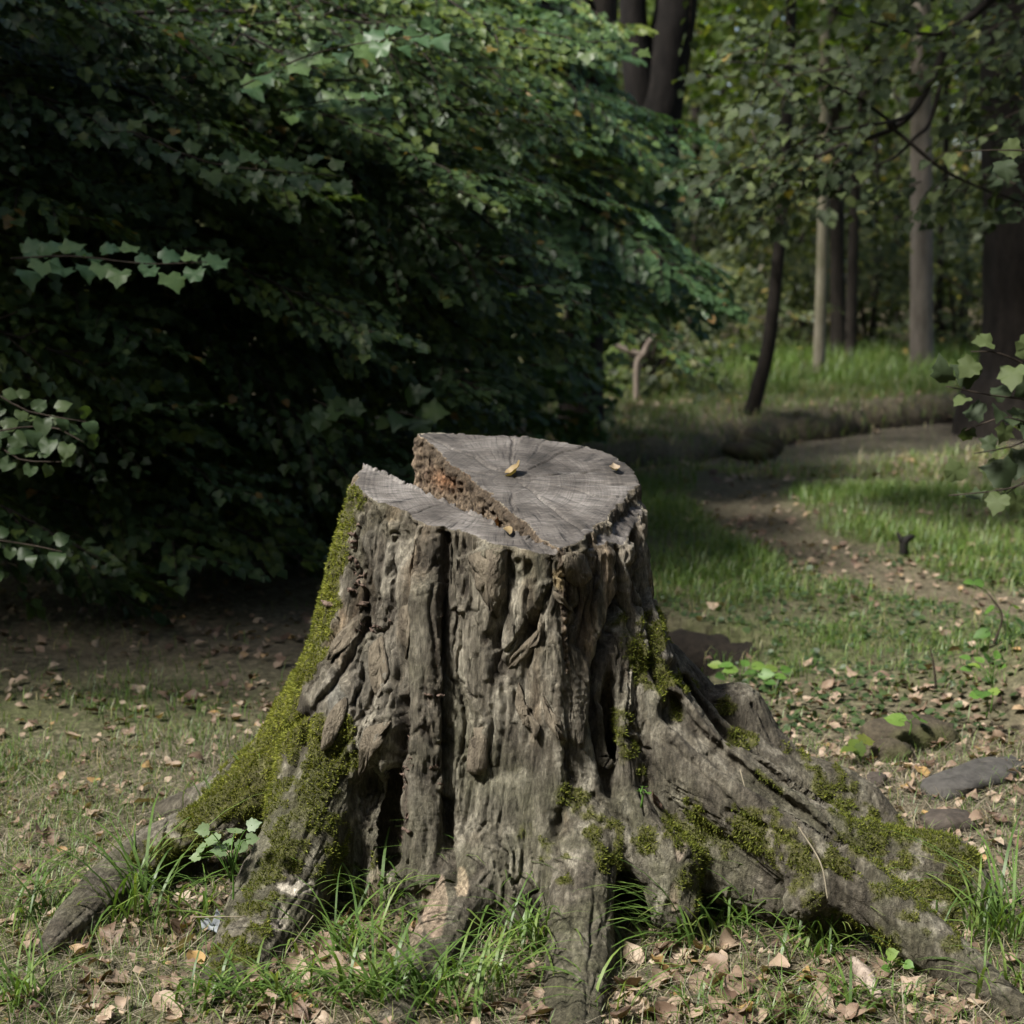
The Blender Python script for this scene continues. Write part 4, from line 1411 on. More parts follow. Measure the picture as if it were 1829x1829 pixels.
def boughs(lb, tb, bb, starts, dirs, lens, nrm_bias, shape, size, rg, nside=8, nleaf=13):
    """flat drooping boughs: a main axis with leafy side twigs left and right, all in one layer"""
    for k in range(len(starts)):
        d = norm(dirs[k])
        n_ = norm(np.asarray(nrm_bias) + rg.normal(size=3) * .20)
        sdv = norm(np.cross(d, n_))
        L = lens[k]
        t = np.linspace(.12, 1, nside * 2)
        ax = starts[k] + d * (t * L)[:, None]
        ax[:, 2] -= .16 * L * t ** 2
        sg = np.where(np.arange(nside * 2) % 2 == 0, 1., -1.)[:, None]
        dd = norm(d * .75 + sdv * sg * (.95 - .5 * t[:, None]) + rg.normal(size=(nside * 2, 3)) * .10)
        ll = L * (.42 - .26 * t) * rg.uniform(.7, 1.2, nside * 2)
        keep = rg.random(nside * 2) > .12
        sh = np.full(keep.sum(), rg.normal() * .22)
        sprays(lb, None, shape, ax[keep], dd[keep], ll[keep], nleaf, size * rg.uniform(.85, 1.15), n_, rg, jit=.24, rnd_shift=sh)
        for a_, d_, l_ in zip(ax[keep], dd[keep], ll[keep]):
            tb.add(*tube([a_, a_ + d_ * l_ * .5 + [0, 0, -.05 * l_], a_ + d_ * l_ + [0, 0, -.2 * l_]], [.004, .003, .001], 3))
        q = np.vstack([starts[k][None], ax[::3]])
        bb.add(*tube(q, np.linspace(.011, .003, len(q)), 5))


def strat(poly, step, rg):
    """evenly spread but jittered points inside a polygon"""
    xs = np.array([q[0] for q in poly])
    ys = np.array([q[1] for q in poly])
    A, B = np.meshgrid(np.arange(xs.min(), xs.max(), step * 1.5), np.arange(ys.min(), ys.max(), step), indexing='ij')
    c = np.stack([A.ravel(), B.ravel()], 1) + rg.uniform(-.55, .55, (A.size, 2)) * [step * 1.5, step]
    return c[sd_polygon(c[:, 0], c[:, 1], poly) < 0]


def pick_in(poly, n, rg):
    xs = np.array([q[0] for q in poly])
    ys = np.array([q[1] for q in poly])
    res = np.zeros((0, 2))
    while len(res) < n:
        c = np.stack([rg.uniform(xs.min(), xs.max(), n * 2), rg.uniform(ys.min(), ys.max(), n * 2)], 1)
        res = np.concatenate([res, c[sd_polygon(c[:, 0], c[:, 1], poly) < 0]])
    return res[:n]


def limb(batch, a, b, r0, r1, rg, wig=0.12, n=5, seg=6):
    a, b = np.asarray(a, float), np.asarray(b, float)
    t = np.linspace(0, 1, n)[:, None]
    p_ = a + (b - a) * t
    p_[1:-1] += rg.normal(size=(n - 2, 3)) * wig * np.linalg.norm(b - a) * 0.35
    p_[:, 2] += (np.sin(t[:, 0] * math.pi) * 0.10 * np.linalg.norm(b - a))
    batch.add(*tube(p_, np.linspace(r0, r1, n), seg, sub=2))
    return p_


def trunk_mesh(pts, rad, mat, origin, seg=18, knob=0.10, sub=8, seed=0.0):
    b_ = Batch()
    b_.add(*tube(pts, rad, seg, knob, seed, sub))
    return b_.mesh('trunk', mat, True, origin)


# ------------------------------------------------------------------ the maple whose boughs fill the left
rg = np.random.default_rng(21)
TOCAM = np.array([0.20, -0.32, 0.93])
base_p = np.array([-3.4, 8.6, height(-3.4, 8.6)])
t1 = thing('maple_tree', 'large dark green maple filling the left with low layered boughs', 'tree', base_p)
obj('trunk', trunk_mesh([base_p + [0, 0, -.2], base_p + [0.05, 0, 1.5], base_p + [0.2, .1, 3.5], base_p + [0.3, .2, 6.5], base_p + [0.3, .3, 9]], [.30, .24, .21, .17, .08], M_BARK_DARK, base_p), t1)
lb, tb, bb = Batch(), Batch(), Batch()
MASK1 = [(-160, -120), (700, -120), (860, 60), (880, 200), (840, 420), (800, 560), (800, 700), (740, 780), (560, 800), (480, 930), (300, 1020), (100, 1060), (-160, 1080)]
st = []
for lay, (stp, d0, d1) in enumerate([(86, 5.9, 6.7), (80, 7.0, 8.0), (84, 8.2, 9.4)]):
    c = strat(MASK1, stp, rg)
    dep = rg.uniform(d0, d1, len(c)) + 1.2 * np.clip(c[:, 0] / 900, 0, 1)
    bp = np.array([P(a_, b_, d_) for (a_, b_), d_ in zip(c, dep)])
    bp = bp[bp[:, 2] > .30]
    dr = np.stack([0.9 + 0.25 * rg.normal(size=len(bp)), -0.40 + 0.45 * rg.normal(size=len(bp)), -0.20 + 0.16 * rg.normal(size=len(bp))], 1)
    ln = rg.uniform(0.9, 1.6, len(bp))
    s_ = bp - norm(dr) * ln[:, None] * .55
    s_[:, 2] = np.maximum(s_[:, 2], .35)
    boughs(lb, tb, bb, s_, dr, ln, (0.16, -0.36 - .08 * lay, 0.9), (MAPLE_LO, ROUND_LO, MAPLE_LO)[lay], (.043, .039, .050)[lay], rg, nside=(8, 7, 6)[lay], nleaf=(24, 22, 18)[lay])
    st.append(s_)
st = np.concatenate(st)
print('t1 leaves', lb.n)
# the upper crown, above the picture
n = 640
hz = rg.uniform(3.2, 7.0, n)
up_ = np.stack([rg.uniform(-6.5, 0.35, n) - .66 * hz, rg.uniform(5.6, 15, n) - .42 * hz, hz], 1)
dr = np.stack([rg.normal(size=n), rg.normal(size=n), -0.3 + 0.2 * rg.normal(size=n)], 1)
sprays(lb, None, RHOMB, up_, dr, rg.uniform(0.9, 1.6, n), 26, 0.22, (0, 0, 1), rg, 0.005)
for k in range(70):
    q = st[rg.integers(len(st))] if k < 45 else up_[rg.integers(len(up_))]
    z0 = np.clip(q[2] * 0.55 + 0.3 + rg.random() * .8, 0.5, 7)
    a_ = base_p + np.array([0.02 * z0, .02 * z0, z0])
    limb(bb, a_, q, 0.035, 0.005, rg)
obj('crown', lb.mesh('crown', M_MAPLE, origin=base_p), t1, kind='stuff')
obj('twigs', tb.mesh('twigs', M_TWIG, origin=base_p), t1, kind='stuff')
obj('boughs', bb.mesh('boughs', M_BARK_DARK, origin=base_p), t1, kind='stuff', label='dark bare boughs inside the crown')

# sprays that stand out in front of it, three coloured as sunlit, as parts with leaves of their own
def spray_part(parent, origin, line, nleaf, size, shape, mat, rg, nrm_=(0.1, -0.6, 0.8), tilt=0.25, rtw=0.004, leaf_col=None, drop=-0.12):
    """a twig along line with each leaf its own object"""
    line = np.array(line)
    line[1:-1] += rg.normal(size=(len(line) - 2, 3)) * .02
    nleaf = int(nleaf * 1.6)
    b_ = Batch()
    b_.add(*tube(line, np.linspace(rtw, rtw * .4, len(line)), 5, sub=3))
    tw = obj('twig', b_.mesh('twig', M_TWIG, True, origin), parent)
    V, F = shape
    mesh_cache = []
    for k in range(3):
        W = V.copy()
        W[:, 2] += 0.26 * perlin(V * 2.3 + k * 5.3 + 0.7)
        mesh_cache.append(make_mesh('leaf', W, F, mat, {'rnd': np.full(len(V), [0.2, 0.5, 0.75][k])}))
    segl = np.linalg.norm(np.diff(line, axis=0), axis=1)
    cum = np.concatenate([[0], np.cumsum(segl)])
    for k in range(nleaf):
        t = (k + 0.7) / nleaf * cum[-1]
        j = min(np.searchsorted(cum, t, side='right') - 1, len(line) - 2)
        p_ = line[j] + (line[j + 1] - line[j]) * ((t - cum[j]) / segl[j])
        d = norm(line[j + 1] - line[j])
        s_ = norm(np.cross(d, nrm_)) * (1 if k % 2 else -1)
        y_ = norm(d * rg.uniform(.3, .8) + s_ * rg.uniform(.5, 1.0) + np.array([0, 0, drop]) + rg.normal(size=3) * tilt * .6)
        nn = norm(np.asarray(nrm_) + rg.normal(size=3) * tilt)
        x_ = norm(np.cross(y_, nn))
        z_ = np.cross(x_, y_)
        sz = size * rg.uniform(.75, 1.2)
        q = p_ + y_ * size * 0.12 + s_ * size * rg.uniform(0, .5) + np.array([0, 0, rg.normal() * size * .15])
        lf = obj('leaf', mesh_cache[rg.integers(3)], tw)
        lf.matrix_local = Matrix([[*(x_[i] * sz for _ in (0,)), y_[i] * sz, z_[i] * sz, q[i] - origin[i]] for i in range(3)] + [[0, 0, 0, 1]])


def line_px(pts):
    return [P(*q) for q in pts]


for pts, nl, sz in [([(420, 160, 6.3), (520, 110, 6.2), (640, 85, 6.15), (780, 62, 6.1)], 15, .085), ([(500, 200, 6.5), (600, 185, 6.4), (690, 180, 6.35)], 9, .08),
                    ([(20, 462, 5.3), (120, 470, 5.2), (250, 462, 5.15), (370, 468, 5.1)], 12, .075), ([(130, 250, 6.0), (250, 245, 5.9), (380, 290, 5.8), (610, 315, 5.7)], 18, .072),
                    ([(560, 715, 6.2), (600, 740, 6.1), (615, 755, 6.1)], 5, .09), ([(700, 735, 6.3), (740, 752, 6.2), (775, 765, 6.2)], 5, .09),
                    ([(860, 40, 7.0), (960, 60, 6.9), (1060, 80, 6.8), (1140, 72, 6.8)], 14, .08)]:
    spray_part(t1, base_p, line_px(pts), nl, sz, MAPLE_FLAT, M_MAPLE_LIT if pts[0][0] in (420, 500, 20) else M_MAPLE, rg, nrm_=(0.1, -0.62, 0.80))

# the tree behind it, right of it: leaf colour lightened as if lit by open sky
base_p = np.array([P(1040, 760, 12.2)[0], 12.2, 0.0])
base_p[2] = height(base_p[0], base_p[1])
t2 = thing('maple_tree', 'maple with bright bluish-green leaves at the edge of the clearing behind the stump', 'tree', base_p)
obj('trunk', trunk_mesh([base_p + [0, 0, -.3], base_p + [0, 0, .6], base_p + [0.1, 0, 2.0], base_p + [.1, .1, 4.5], base_p + [0, .1, 9]], [.20, .15, .13, .11, .05], M_BARK_DARK, base_p), t2)
lb, tb, bb = Batch(), Batch(), Batch()
MASK2 = [(720, -60), (1010, -60), (1080, 110), (1170, 190), (1200, 280), (1220, 380), (1230, 440), (1170, 490), (1080, 520), (1030, 580), (980, 640), (970, 700), (950, 745), (900, 750), (780, 740), (700, 560), (680, 260)]
st = []
for lay, (stp, d0, d1) in enumerate([(74, 9.0, 9.8), (74, 10.2, 11.2)]):
    c = strat(MASK2, stp, rg)
    dep = rg.uniform(d0, d1, len(c))
    bp = np.array([P(a_, b_, d_) for (a_, b_), d_ in zip(c, dep)])
    dr = np.stack([0.85 + 0.25 * rg.normal(size=len(bp)), -0.45 + 0.4 * rg.normal(size=len(bp)), -0.30 + 0.16 * rg.normal(size=len(bp))], 1)
    ln = rg.uniform(0.8, 1.3, len(bp))
    s_ = bp - norm(dr) * ln[:, None] * .60
    s_[:, 2] = np.maximum(s_[:, 2], .3)
    boughs(lb, tb, bb, s_, dr, ln, (0.28, -0.50, 0.85), (ROUND_LO, MAPLE_LO)[lay], (.044, .054)[lay], rg, nside=7, nleaf=24)
    st.append(s_)
st = np.concatenate(st)
n = 70
up_ = np.stack([rg.uniform(-3.5, -0.4, n), rg.uniform(9.5, 14, n), rg.uniform(3.8, 7.0, n)], 1)
dr = np.stack([rg.normal(size=n), rg.normal(size=n), -0.3 + 0.2 * rg.normal(size=n)], 1)
sprays(lb, None, RHOMB, up_, dr, rg.uniform(0.9, 1.5, n), 24, 0.2, (0, 0, 1), rg, 0.005)
for k in range(46):
    q = st[rg.integers(len(st))]
    z0 = np.clip(q[2] * 0.6 + 0.3 + rg.random() * .8, 0.5, 7)
    limb(bb, base_p + np.array([0.03 * z0, 0, z0]), q, 0.03, 0.004, rg)
obj('crown', lb.mesh('crown', M_MAPLE_LIT, origin=base_p), t2, kind='stuff')
obj('twigs', tb.mesh('twigs', M_TWIG, origin=base_p), t2, kind='stuff')
obj('boughs', bb.mesh('boughs', M_BARK_DARK, origin=base_p), t2, kind='stuff')

# dark undergrowth below the boughs
for (bx, by, lab) in [(-3.0, 11.5, 'dark undergrowth bush deep under the maple boughs, left'), (-1.5, 11.8, 'dark undergrowth bush deep under the maple boughs, middle'), (-0.2, 12.6, 'dark undergrowth bush just left of the bright maple'), (-5.0, 12.0, 'dark undergrowth bush deep under the maple boughs, far left')]:
    q = np.array([bx, by, height(bx, by)])
    t = thing('undergrowth_bush', lab, 'bush', q, 'undergrowth under the maple')
    lb, tb = Batch(), Batch()
    m = 90
    st = q + np.stack([rg.normal(size=m) * .75, rg.normal(size=m) * .45, rg.uniform(.05, 1.9, m)], 1)
    sprays(lb, None, OVAL, st, np.stack([rg.normal(size=m), rg.normal(size=m) - .4, rg.normal(size=m) * .4], 1), rg.uniform(.4, .7, m), 18, .10, (0, -.4, .85), rg)
    for j in range(9):
        tb.add(*tube([q + [0, 0, -.05], (q + st[j]) / 2 + [0, 0, .1], st[j]], [.02, .014, .005], 5))
    obj('foliage', lb.mesh('foliage', M_MAPLE, origin=q), t, kind='stuff')
    obj('stems', tb.mesh('stems', M_TWIG, origin=q), t, kind='stuff')

# a bush at the left edge with round pale leaves
base_p = np.array([-1.95, 4.9, height(-1.95, 4.9)])
t3 = thing('bush', 'low bush with rounded pale green leaves at the left edge', 'bush', base_p)
for pts, nl in [([(-150, 800, 4.9), (-20, 730, 4.8), (60, 735, 4.75), (160, 755, 4.7)], 13), ([(-150, 850, 4.9), (-40, 800, 4.75), (40, 815, 4.7), (110, 825, 4.65)], 12), ([(-150, 780, 4.9), (-40, 770, 4.75), (60, 775, 4.7), (150, 790, 4.65)], 12),
                ([(-160, 960, 4.9), (-40, 965, 4.8), (40, 975, 4.75), (110, 985, 4.7)], 8), ([(-160, 880, 4.95), (-60, 960, 4.9), (30, 1010, 4.85)], 6)]:
    spray_part(t3, base_p, line_px(pts), nl, .048, ROUND, M_BUSH, rg, nrm_=(0.3, -0.7, 0.6), tilt=.3)
b_ = Batch()
for q in [(-150, 800), (-150, 850), (-150, 780), (-160, 960)]:
    e = P(*q, 4.9)
    limb(b_, base_p, e, .012, .004, rg)
obj('stem', b_.mesh('stem', M_TWIG, True, base_p), t3)


# ------------------------------------------------------------------ trunks on the right
def px_trunk(name, label, pts, mat, group=None, seed=1.0, knob=0.08, crown=None, seg=18):
    """pts: (pixel x, pixel y, depth, width in pixels)"""
    p_ = [P(a_, b_, Y_) for a_, b_, Y_, _ in pts]
    r_ = [w_ * Y_ / FPX / 2 for _, _, Y_, w_ in pts]
    b0 = p_[0].copy()
    b0[2] = height(b0[0], b0[1])
    p_ = [b0 + np.array([0, 0, -0.25])] + p_
    r_ = [r_[0] * 1.2] + r_
    t = thing(name, label, 'tree', b0, group)
    obj('trunk', trunk_mesh(p_, r_, mat, b0, seg, knob, 8, seed), t)
    return t, b0, p_


def crown_on(t, b0, lo, hi, n, shape, mat, size, rg, lens=(.5, 1.0), nleaf=20, box=None, poly=None, dep=None, nrm_=(0, -.4, .9)):
    lb, tb = Batch(), Batch()
    if poly is not None:
        c = pick_in(poly, n, rg)
        q = np.array([P(a_, b_, rg.uniform(*dep)) for a_, b_ in c])
    else:
        q = np.stack([rg.uniform(lo[k], hi[k], n) for k in range(3)], 1)
    dr = np.stack([rg.normal(size=n), rg.normal(size=n) - .2, -0.25 + 0.25 * rg.normal(size=n)], 1)
    sprays(lb, tb, shape, q, dr, rg.uniform(*lens, n), nleaf, size, nrm_, rg, 0.004)
    obj('crown', lb.mesh('crown', mat, origin=b0), t, kind='stuff')
    obj('twigs', tb.mesh('twigs', M_TWIG, origin=b0), t, kind='stuff')


t, b0, _ = px_trunk('leaning_tree', 'slender dark leaning tree with a curved trunk on the stream bank', [(1338, 757, 13.75, 30), (1352, 700, 13.75, 27), (1372, 620, 13.75, 25), (1384, 520, 13.75, 23), (1393, 420, 13.75, 21), (1400, 320, 13.75, 19), (1408, 150, 13.75, 20), (1420, -200, 13.75, 15), (1425, -600, 13, 8)], M_BARK_DARK, seed=2)
crown_on(t, b0, None, None, 22, OVAL, M_FAR, .085, rg, poly=[(1230, 300), (1330, 260), (1480, 300), (1440, 400), (1330, 400), (1240, 380)], dep=(12.4, 13.6))
crown_on(t, b0, (0.4, 11.8, 4.6), (3.0, 14.8, 7.2), 110, OVAL, M_FAR, .17, rg, (.9, 1.5), 22)  # unseen upper crown, added to shade the thick trunk
px_trunk('slender_tree', 'thin pale straight tree in the grass beyond the stream', [(1462, 672, 17.9, 24), (1466, 560, 17.9, 21), (1470, 400, 17.9, 20), (1472, 200, 17.9, 19), (1474, -100, 17.9, 17), (1474, -700, 17.9, 10)], M_BARK_PALE, seed=3)
px_trunk('dark_trunk_tree', 'dark straight tree just behind the thin pale one', [(1497, 640, 20.5, 30), (1496, 500, 20.5, 26), (1494, 300, 20.5, 25), (1494, 0, 20.5, 23), (1494, -600, 20.5, 15)], M_BARK_DARK, seed=4)
px_trunk('grey_trunk_tree', 'straight smooth grey-barked tree between the pale sapling and the thick dark trunk', [(1648, 664, 18.4, 46), (1646, 600, 18.4, 41), (1646, 400, 18.4, 39), (1645, 150, 18.4, 37), (1644, -200, 18.4, 34), (1644, -800, 18.4, 24)], M_BARK_GREY, seed=5, knob=.04)
px_trunk('thin_trunk_tree', 'very thin dark stem right of the grey-barked tree', [(1676, 640, 21.5, 13), (1680, 450, 21.5, 12), (1690, 250, 21.5, 11), (1692, -300, 21.5, 8)], M_BARK_DARK, seed=6)
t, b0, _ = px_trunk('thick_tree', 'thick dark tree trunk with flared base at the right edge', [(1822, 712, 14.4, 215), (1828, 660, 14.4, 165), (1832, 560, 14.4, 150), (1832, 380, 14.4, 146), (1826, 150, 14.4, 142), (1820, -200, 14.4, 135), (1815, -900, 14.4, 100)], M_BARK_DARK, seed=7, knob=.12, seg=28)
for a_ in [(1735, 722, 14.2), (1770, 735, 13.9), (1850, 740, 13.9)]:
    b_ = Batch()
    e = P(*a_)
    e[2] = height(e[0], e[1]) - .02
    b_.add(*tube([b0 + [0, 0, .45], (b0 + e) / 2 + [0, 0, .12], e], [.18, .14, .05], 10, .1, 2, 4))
    obj('root', b_.mesh('root', M_BARK_SHADE, True, b0), t)
t, b0, _ = px_trunk('forked_tree', 'dark forked trunk rising behind the boughs at the top centre', [(1165, 682, 16.4, 90), (1165, 400, 16.4, 84), (1172, 190, 16.4, 96), (1195, 80, 16.4, 80), (1212, -40, 16.4, 72), (1240, -500, 16.4, 55)], M_BARK_SHADE, seed=8)
b_ = Batch()
b_.add(*tube([P(1160, 260, 16.4), P(1142, 150, 16.3), P(1132, 40, 16.3), P(1128, -100, 16.3), P(1110, -500, 16.3)], np.array([56, 54, 48, 44, 30]) * 16.4 / FPX / 2, 16, .1, 3, 6))
obj('stem', b_.mesh('stem', M_BARK_SHADE, True, b0), t)
crown_on(t, b0, (-2.5, 18, 5.2), (2.5, 22, 9), 60, OVAL, M_FAR, .2, rg, (.9, 1.5), 22)

# the tree at the right whose limb crosses the top of the picture
base_p = np.array([4.3, 9.0, height(4.3, 9.0)])
t5 = thing('overhanging_tree', 'tree off the right edge, its dark crooked leafy limb hanging across the upper right', 'tree', base_p)
obj('trunk', trunk_mesh([base_p + [0, 0, -.2], base_p + [0, 0, 1.5], base_p + [-.1, 0, 3.5], base_p + [-.1, .1, 7]], [.28, .22, .19, .1], M_BARK_DARK, base_p), t5)
bb, lb, tb = Batch(), Batch(), Batch()
LIMBS = [([(1700, 60, 8.4), (1665, 140, 8.3), (1630, 200, 8.2), (1585, 235, 8.1), (1500, 262, 8.0), (1420, 300, 7.9), (1370, 330, 7.9)], (17, 3)),
         ([(1630, 200, 8.2), (1600, 215, 8.0), (1540, 225, 7.8), (1470, 235, 7.8), (1400, 270, 7.8), (1330, 300, 7.8)], (8, 2)),
         ([(1680, 150, 8.3), (1660, 220, 8.2), (1635, 245, 8.1), (1600, 280, 8.0), (1570, 295, 8.0), (1568, 325, 8.0)], (9, 3)),
         ([(1585, 222, 8.0), (1620, 250, 8.0), (1680, 300, 8.0), (1750, 335, 8.0), (1829, 362, 8.0)], (8, 4)),
         ([(1600, 225, 8.1), (1540, 180, 8.0), (1480, 150, 7.9), (1420, 120, 7.8), (1300, 110, 7.7)], (7, 2)),
         ([(1700, 60, 8.4), (1640, 60, 8.3), (1560, 40, 8.2), (1480, 20, 8.1)], (9, 3)),
         ([(1850, -60, 8.7), (1780, -10, 8.5), (1700, 60, 8.4)], (20, 17))]
for pts, (w0, w1) in LIMBS:
    q = [P(*v) for v in pts]
    bb.add(*tube(q, np.linspace(w0, w1, len(q)) * 8.1 / FPX / 2, 7, .15, 1.0, 4))
limb(bb, base_p + [-.1, 0, 3.2], P(1850, -60, 8.7), .10, .03, rg)
c = []
for poly, n in [([(1250, 90), (1450, 40), (1600, 120), (1600, 240), (1420, 300), (1300, 330), (1230, 260)], 34), ([(1440, -60), (1829, -60), (1829, 100), (1700, 130), (1560, 90)], 24), ([(1680, 60), (1829, 60), (1829, 330), (1760, 340), (1700, 260)], 20), ([(1420, 240), (1560, 250), (1540, 330), (1400, 350)], 20), ([(1230, 290), (1400, 290), (1380, 350), (1260, 350)], 22), ([(1560, 330), (1829, 340), (1829, 380), (1600, 370)], 12)]:
    c.append(pick_in(poly, n, rg))
c = np.concatenate(c)
q = np.array([P(a_, b_, 7.5 + 1.3 * rg.random()) for a_, b_ in c])
dr = np.stack([-0.6 + 0.5 * rg.normal(size=len(q)), -0.3 + 0.5 * rg.normal(size=len(q)), -0.15 + 0.2 * rg.normal(size=len(q))], 1)
ln = rg.uniform(.25, .5, len(q))
sprays(lb, tb, MAPLE, q - norm(dr) * ln[:, None] * .5, dr, ln, 9, 0.060, (-0.1, -0.3, 0.9), rg, .003)
n = 130  # unseen sprays above the limb, added to keep sun off its leaves
q = np.stack([rg.uniform(-0.3, 4.5, n), rg.uniform(6.2, 8.6, n), rg.uniform(4.4, 6.6, n)], 1)
sprays(lb, None, RHOMB, q, rg.normal(size=(n, 3)) * [1, 1, .3], rg.uniform(.8, 1.4, n), 20, .2, (0, 0, 1), rg, .005)
c = pick_in([(1200, -80), (1900, -80), (1900, 200), (1700, 210), (1500, 120), (1300, 110)], 50, rg)
q = np.array([P(a_, b_, 8.6 + 1.5 * rg.random()) for a_, b_ in c])
sprays(lb, tb, MAPLE_LO, q, rg.normal(size=(50, 3)) * [1, .6, .3], rg.uniform(.3, .6, 50), 12, .062, (-.1, -.3, .9), rg, .003)
obj('limb', bb.mesh('limb', M_BARK_DARK, True, base_p), t5, label='crooked dark limb with side branches')
obj('crown', lb.mesh('crown', M_GREY, origin=base_p), t5, kind='stuff')
obj('twigs', tb.mesh('twigs', M_TWIG, origin=base_p), t5, kind='stuff')

# a sapling at the right edge, nearer: separate lobed leaves
base_p = np.array([1.75, 4.7, height(1.75, 4.7)])
t6 = thing('maple_sapling', 'maple sapling at the right edge reaching in with separate lobed leaves', 'sapling', base_p)
rg6 = np.random.default_rng(60)
for pts, nl, sz in [([(1990, 720, 4.7), (1880, 680, 4.6), (1800, 645, 4.55), (1735, 628, 4.5)], 6, .075), ([(1990, 760, 4.7), (1880, 730, 4.6), (1790, 715, 4.5), (1690, 690, 4.45)], 8, .068), ([(1990, 790, 4.7), (1880, 770, 4.6), (1800, 765, 4.5), (1720, 770, 4.5)], 7, .066),
                    ([(1990, 850, 4.7), (1900, 850, 4.6), (1790, 855, 4.5), (1695, 885, 4.45)], 4, .08), ([(1990, 860, 4.7), (1890, 840, 4.6), (1830, 862, 4.55), (1760, 910, 4.5)], 4, .08), ([(1990, 300, 5.2), (1900, 280, 5.1), (1800, 275, 5.0), (1715, 270, 5.0)], 4, .07), ([(1990, 800, 4.8), (1900, 790, 4.7), (1800, 800, 4.65), (1740, 810, 4.6)], 6, .062)]:
    spray_part(t6, base_p, line_px(pts), nl, sz, MAPLE_FLAT, M_GREY, rg6, nrm_=(-0.1, -0.75, 0.65), tilt=.45, rtw=.004)
b_ = Batch()
b_.add(*tube([base_p + [0, 0, -.05], base_p + [.05, 0, .7], base_p + [0.05, .05, 1.3], base_p + [.1, .3, 1.9]], [.02, .016, .012, .006], 8, .1, 1, 4))
for yy, dd in [(720, 4.7), (760, 4.7), (790, 4.7), (850, 4.7), (860, 4.7), (800, 4.8), (300, 5.2)]:
    e = P(1990, yy, dd)
    b_.add(*tube([base_p + [.05, .02, max(.4, e[2] - .12)], e], [.007, .004], 5))
obj('trunk', b_.mesh('trunk', M_TWIG, True, base_p), t6)

# ------------------------------------------------------------------ the wood beyond
rg = np.random.default_rng(77)


def leaf_cloud(lb, lo, hi, n, size, rg, shape=RHOMB, clump=26, spread=0.7, tone=0.0):
    nc = max(1, n // clump)
    cc = np.stack([rg.uniform(lo[k], hi[k], nc) for k in range(3)], 1)
    pos = np.repeat(cc, clump, 0) + rg.normal(size=(nc * clump, 3)) * spread * np.array([1, 1, .55])
    m = len(pos)
    pos[:, 2] = np.maximum(pos[:, 2], height(pos[:, 0], pos[:, 1]) + .03)
    ax = rg.normal(size=(m, 3)) + [0, 0, -.4]
    nn = rg.normal(size=(m, 3)) * .6 + [0, -.35, .8]
    tone_ = np.repeat(rg.normal(size=nc) * .16, clump)
    leaves(lb, shape, pos, ax, nn, size * rg.uniform(.6, 1.3, m), np.clip(rg.random(m) * .8 + tone_ + tone, 0, 1))


lb = Batch()
leaf_cloud(lb, (-16, 21.5, 0.1), (18, 27, 3.4), 44000, .13, rg, spread=.5)
leaf_cloud(lb, (-18, 23, 2.2), (20, 32, 8.0), 40000, .17, rg)
leaf_cloud(lb, (-30, 33, 0), (32, 42, 12), 26000, .46, rg, spread=1.0)
leaf_cloud(lb, (-34, 42, 0), (36, 52, 16), 26000, .7, rg, spread=1.4)
# the wood goes on round the clearing, behind and beside the photographer
for k_ in range(230):
    a_ = rg.uniform(R(62), R(298))
    r_ = rg.uniform(7.5, 14)
    top = rg.uniform(5.0, 7.0) if abs(a_ - R(SUN_AZ)) < R(30) else rg.uniform(7.5, 12)
    q = np.array([math.sin(a_) * r_, math.cos(a_) * r_ + 3, 0])
    leaf_cloud(lb, q + [-1.4, -1.4, .2], q + [1.4, 1.4, top], 120, .55, rg, clump=6, spread=.7)
obj('far_woodland', lb.mesh('far_woodland', M_FAR), kind='stuff', label='mass of olive green woodland foliage closing the view behind the clearing', category='woodland')
lb = Batch()
leaf_cloud(lb, (1.6, 17, 3.2), (5.6, 22, 6.2), 5200, .13, rg, MAPLE_LO, 20, .5)
b0 = np.array([3.9, 19.4, height(3.9, 19.4)])
t = thing('yellow_green_tree', 'tree with bright yellow-green leaves high at the top right of centre', 'tree', b0)
obj('trunk', trunk_mesh([b0 + [0, 0, -.2], b0 + [0, 0, 2], b0 + [.1, 0, 4], b0 + [.1, 0, 6.5]], [.07, .06, .05, .02], M_BARK_DARK, b0, 10), t)
obj('crown', lb.mesh('crown', M_YELLOW, origin=b0), t, kind='stuff')
# far trunks in the gloom
k = 0
FT = [(1240, 560, 24, 18, 'dim trunk in the wood, first right of the forked tree'), (1290, 600, 27, 14, 'thin dim trunk in the wood left of the leaning tree'), (1430, 620, 26, 12, 'thin dim trunk in the wood between the leaning tree and the pale one'), (1560, 610, 25, 14, 'dim trunk in the wood between the dark straight tree and the grey-barked one'), (1600, 620, 29, 16, 'dim trunk in the wood just left of the grey-barked tree'), (1722, 615, 26, 16, 'dim trunk in the wood next to the thick right-hand trunk')]
for a_, b_, Y_, w_, lab in FT:
    px_trunk('woodland_tree', lab, [(a_, b_, Y_, w_), (a_ + 4, 300, Y_, w_ * .9), (a_ - 3, -100, Y_, w_ * .8), (a_, -800, Y_, w_ * .5)], M_BARK_DARK, 'dim trunks in the wood', seed=20 + k, seg=10)
    k += 1
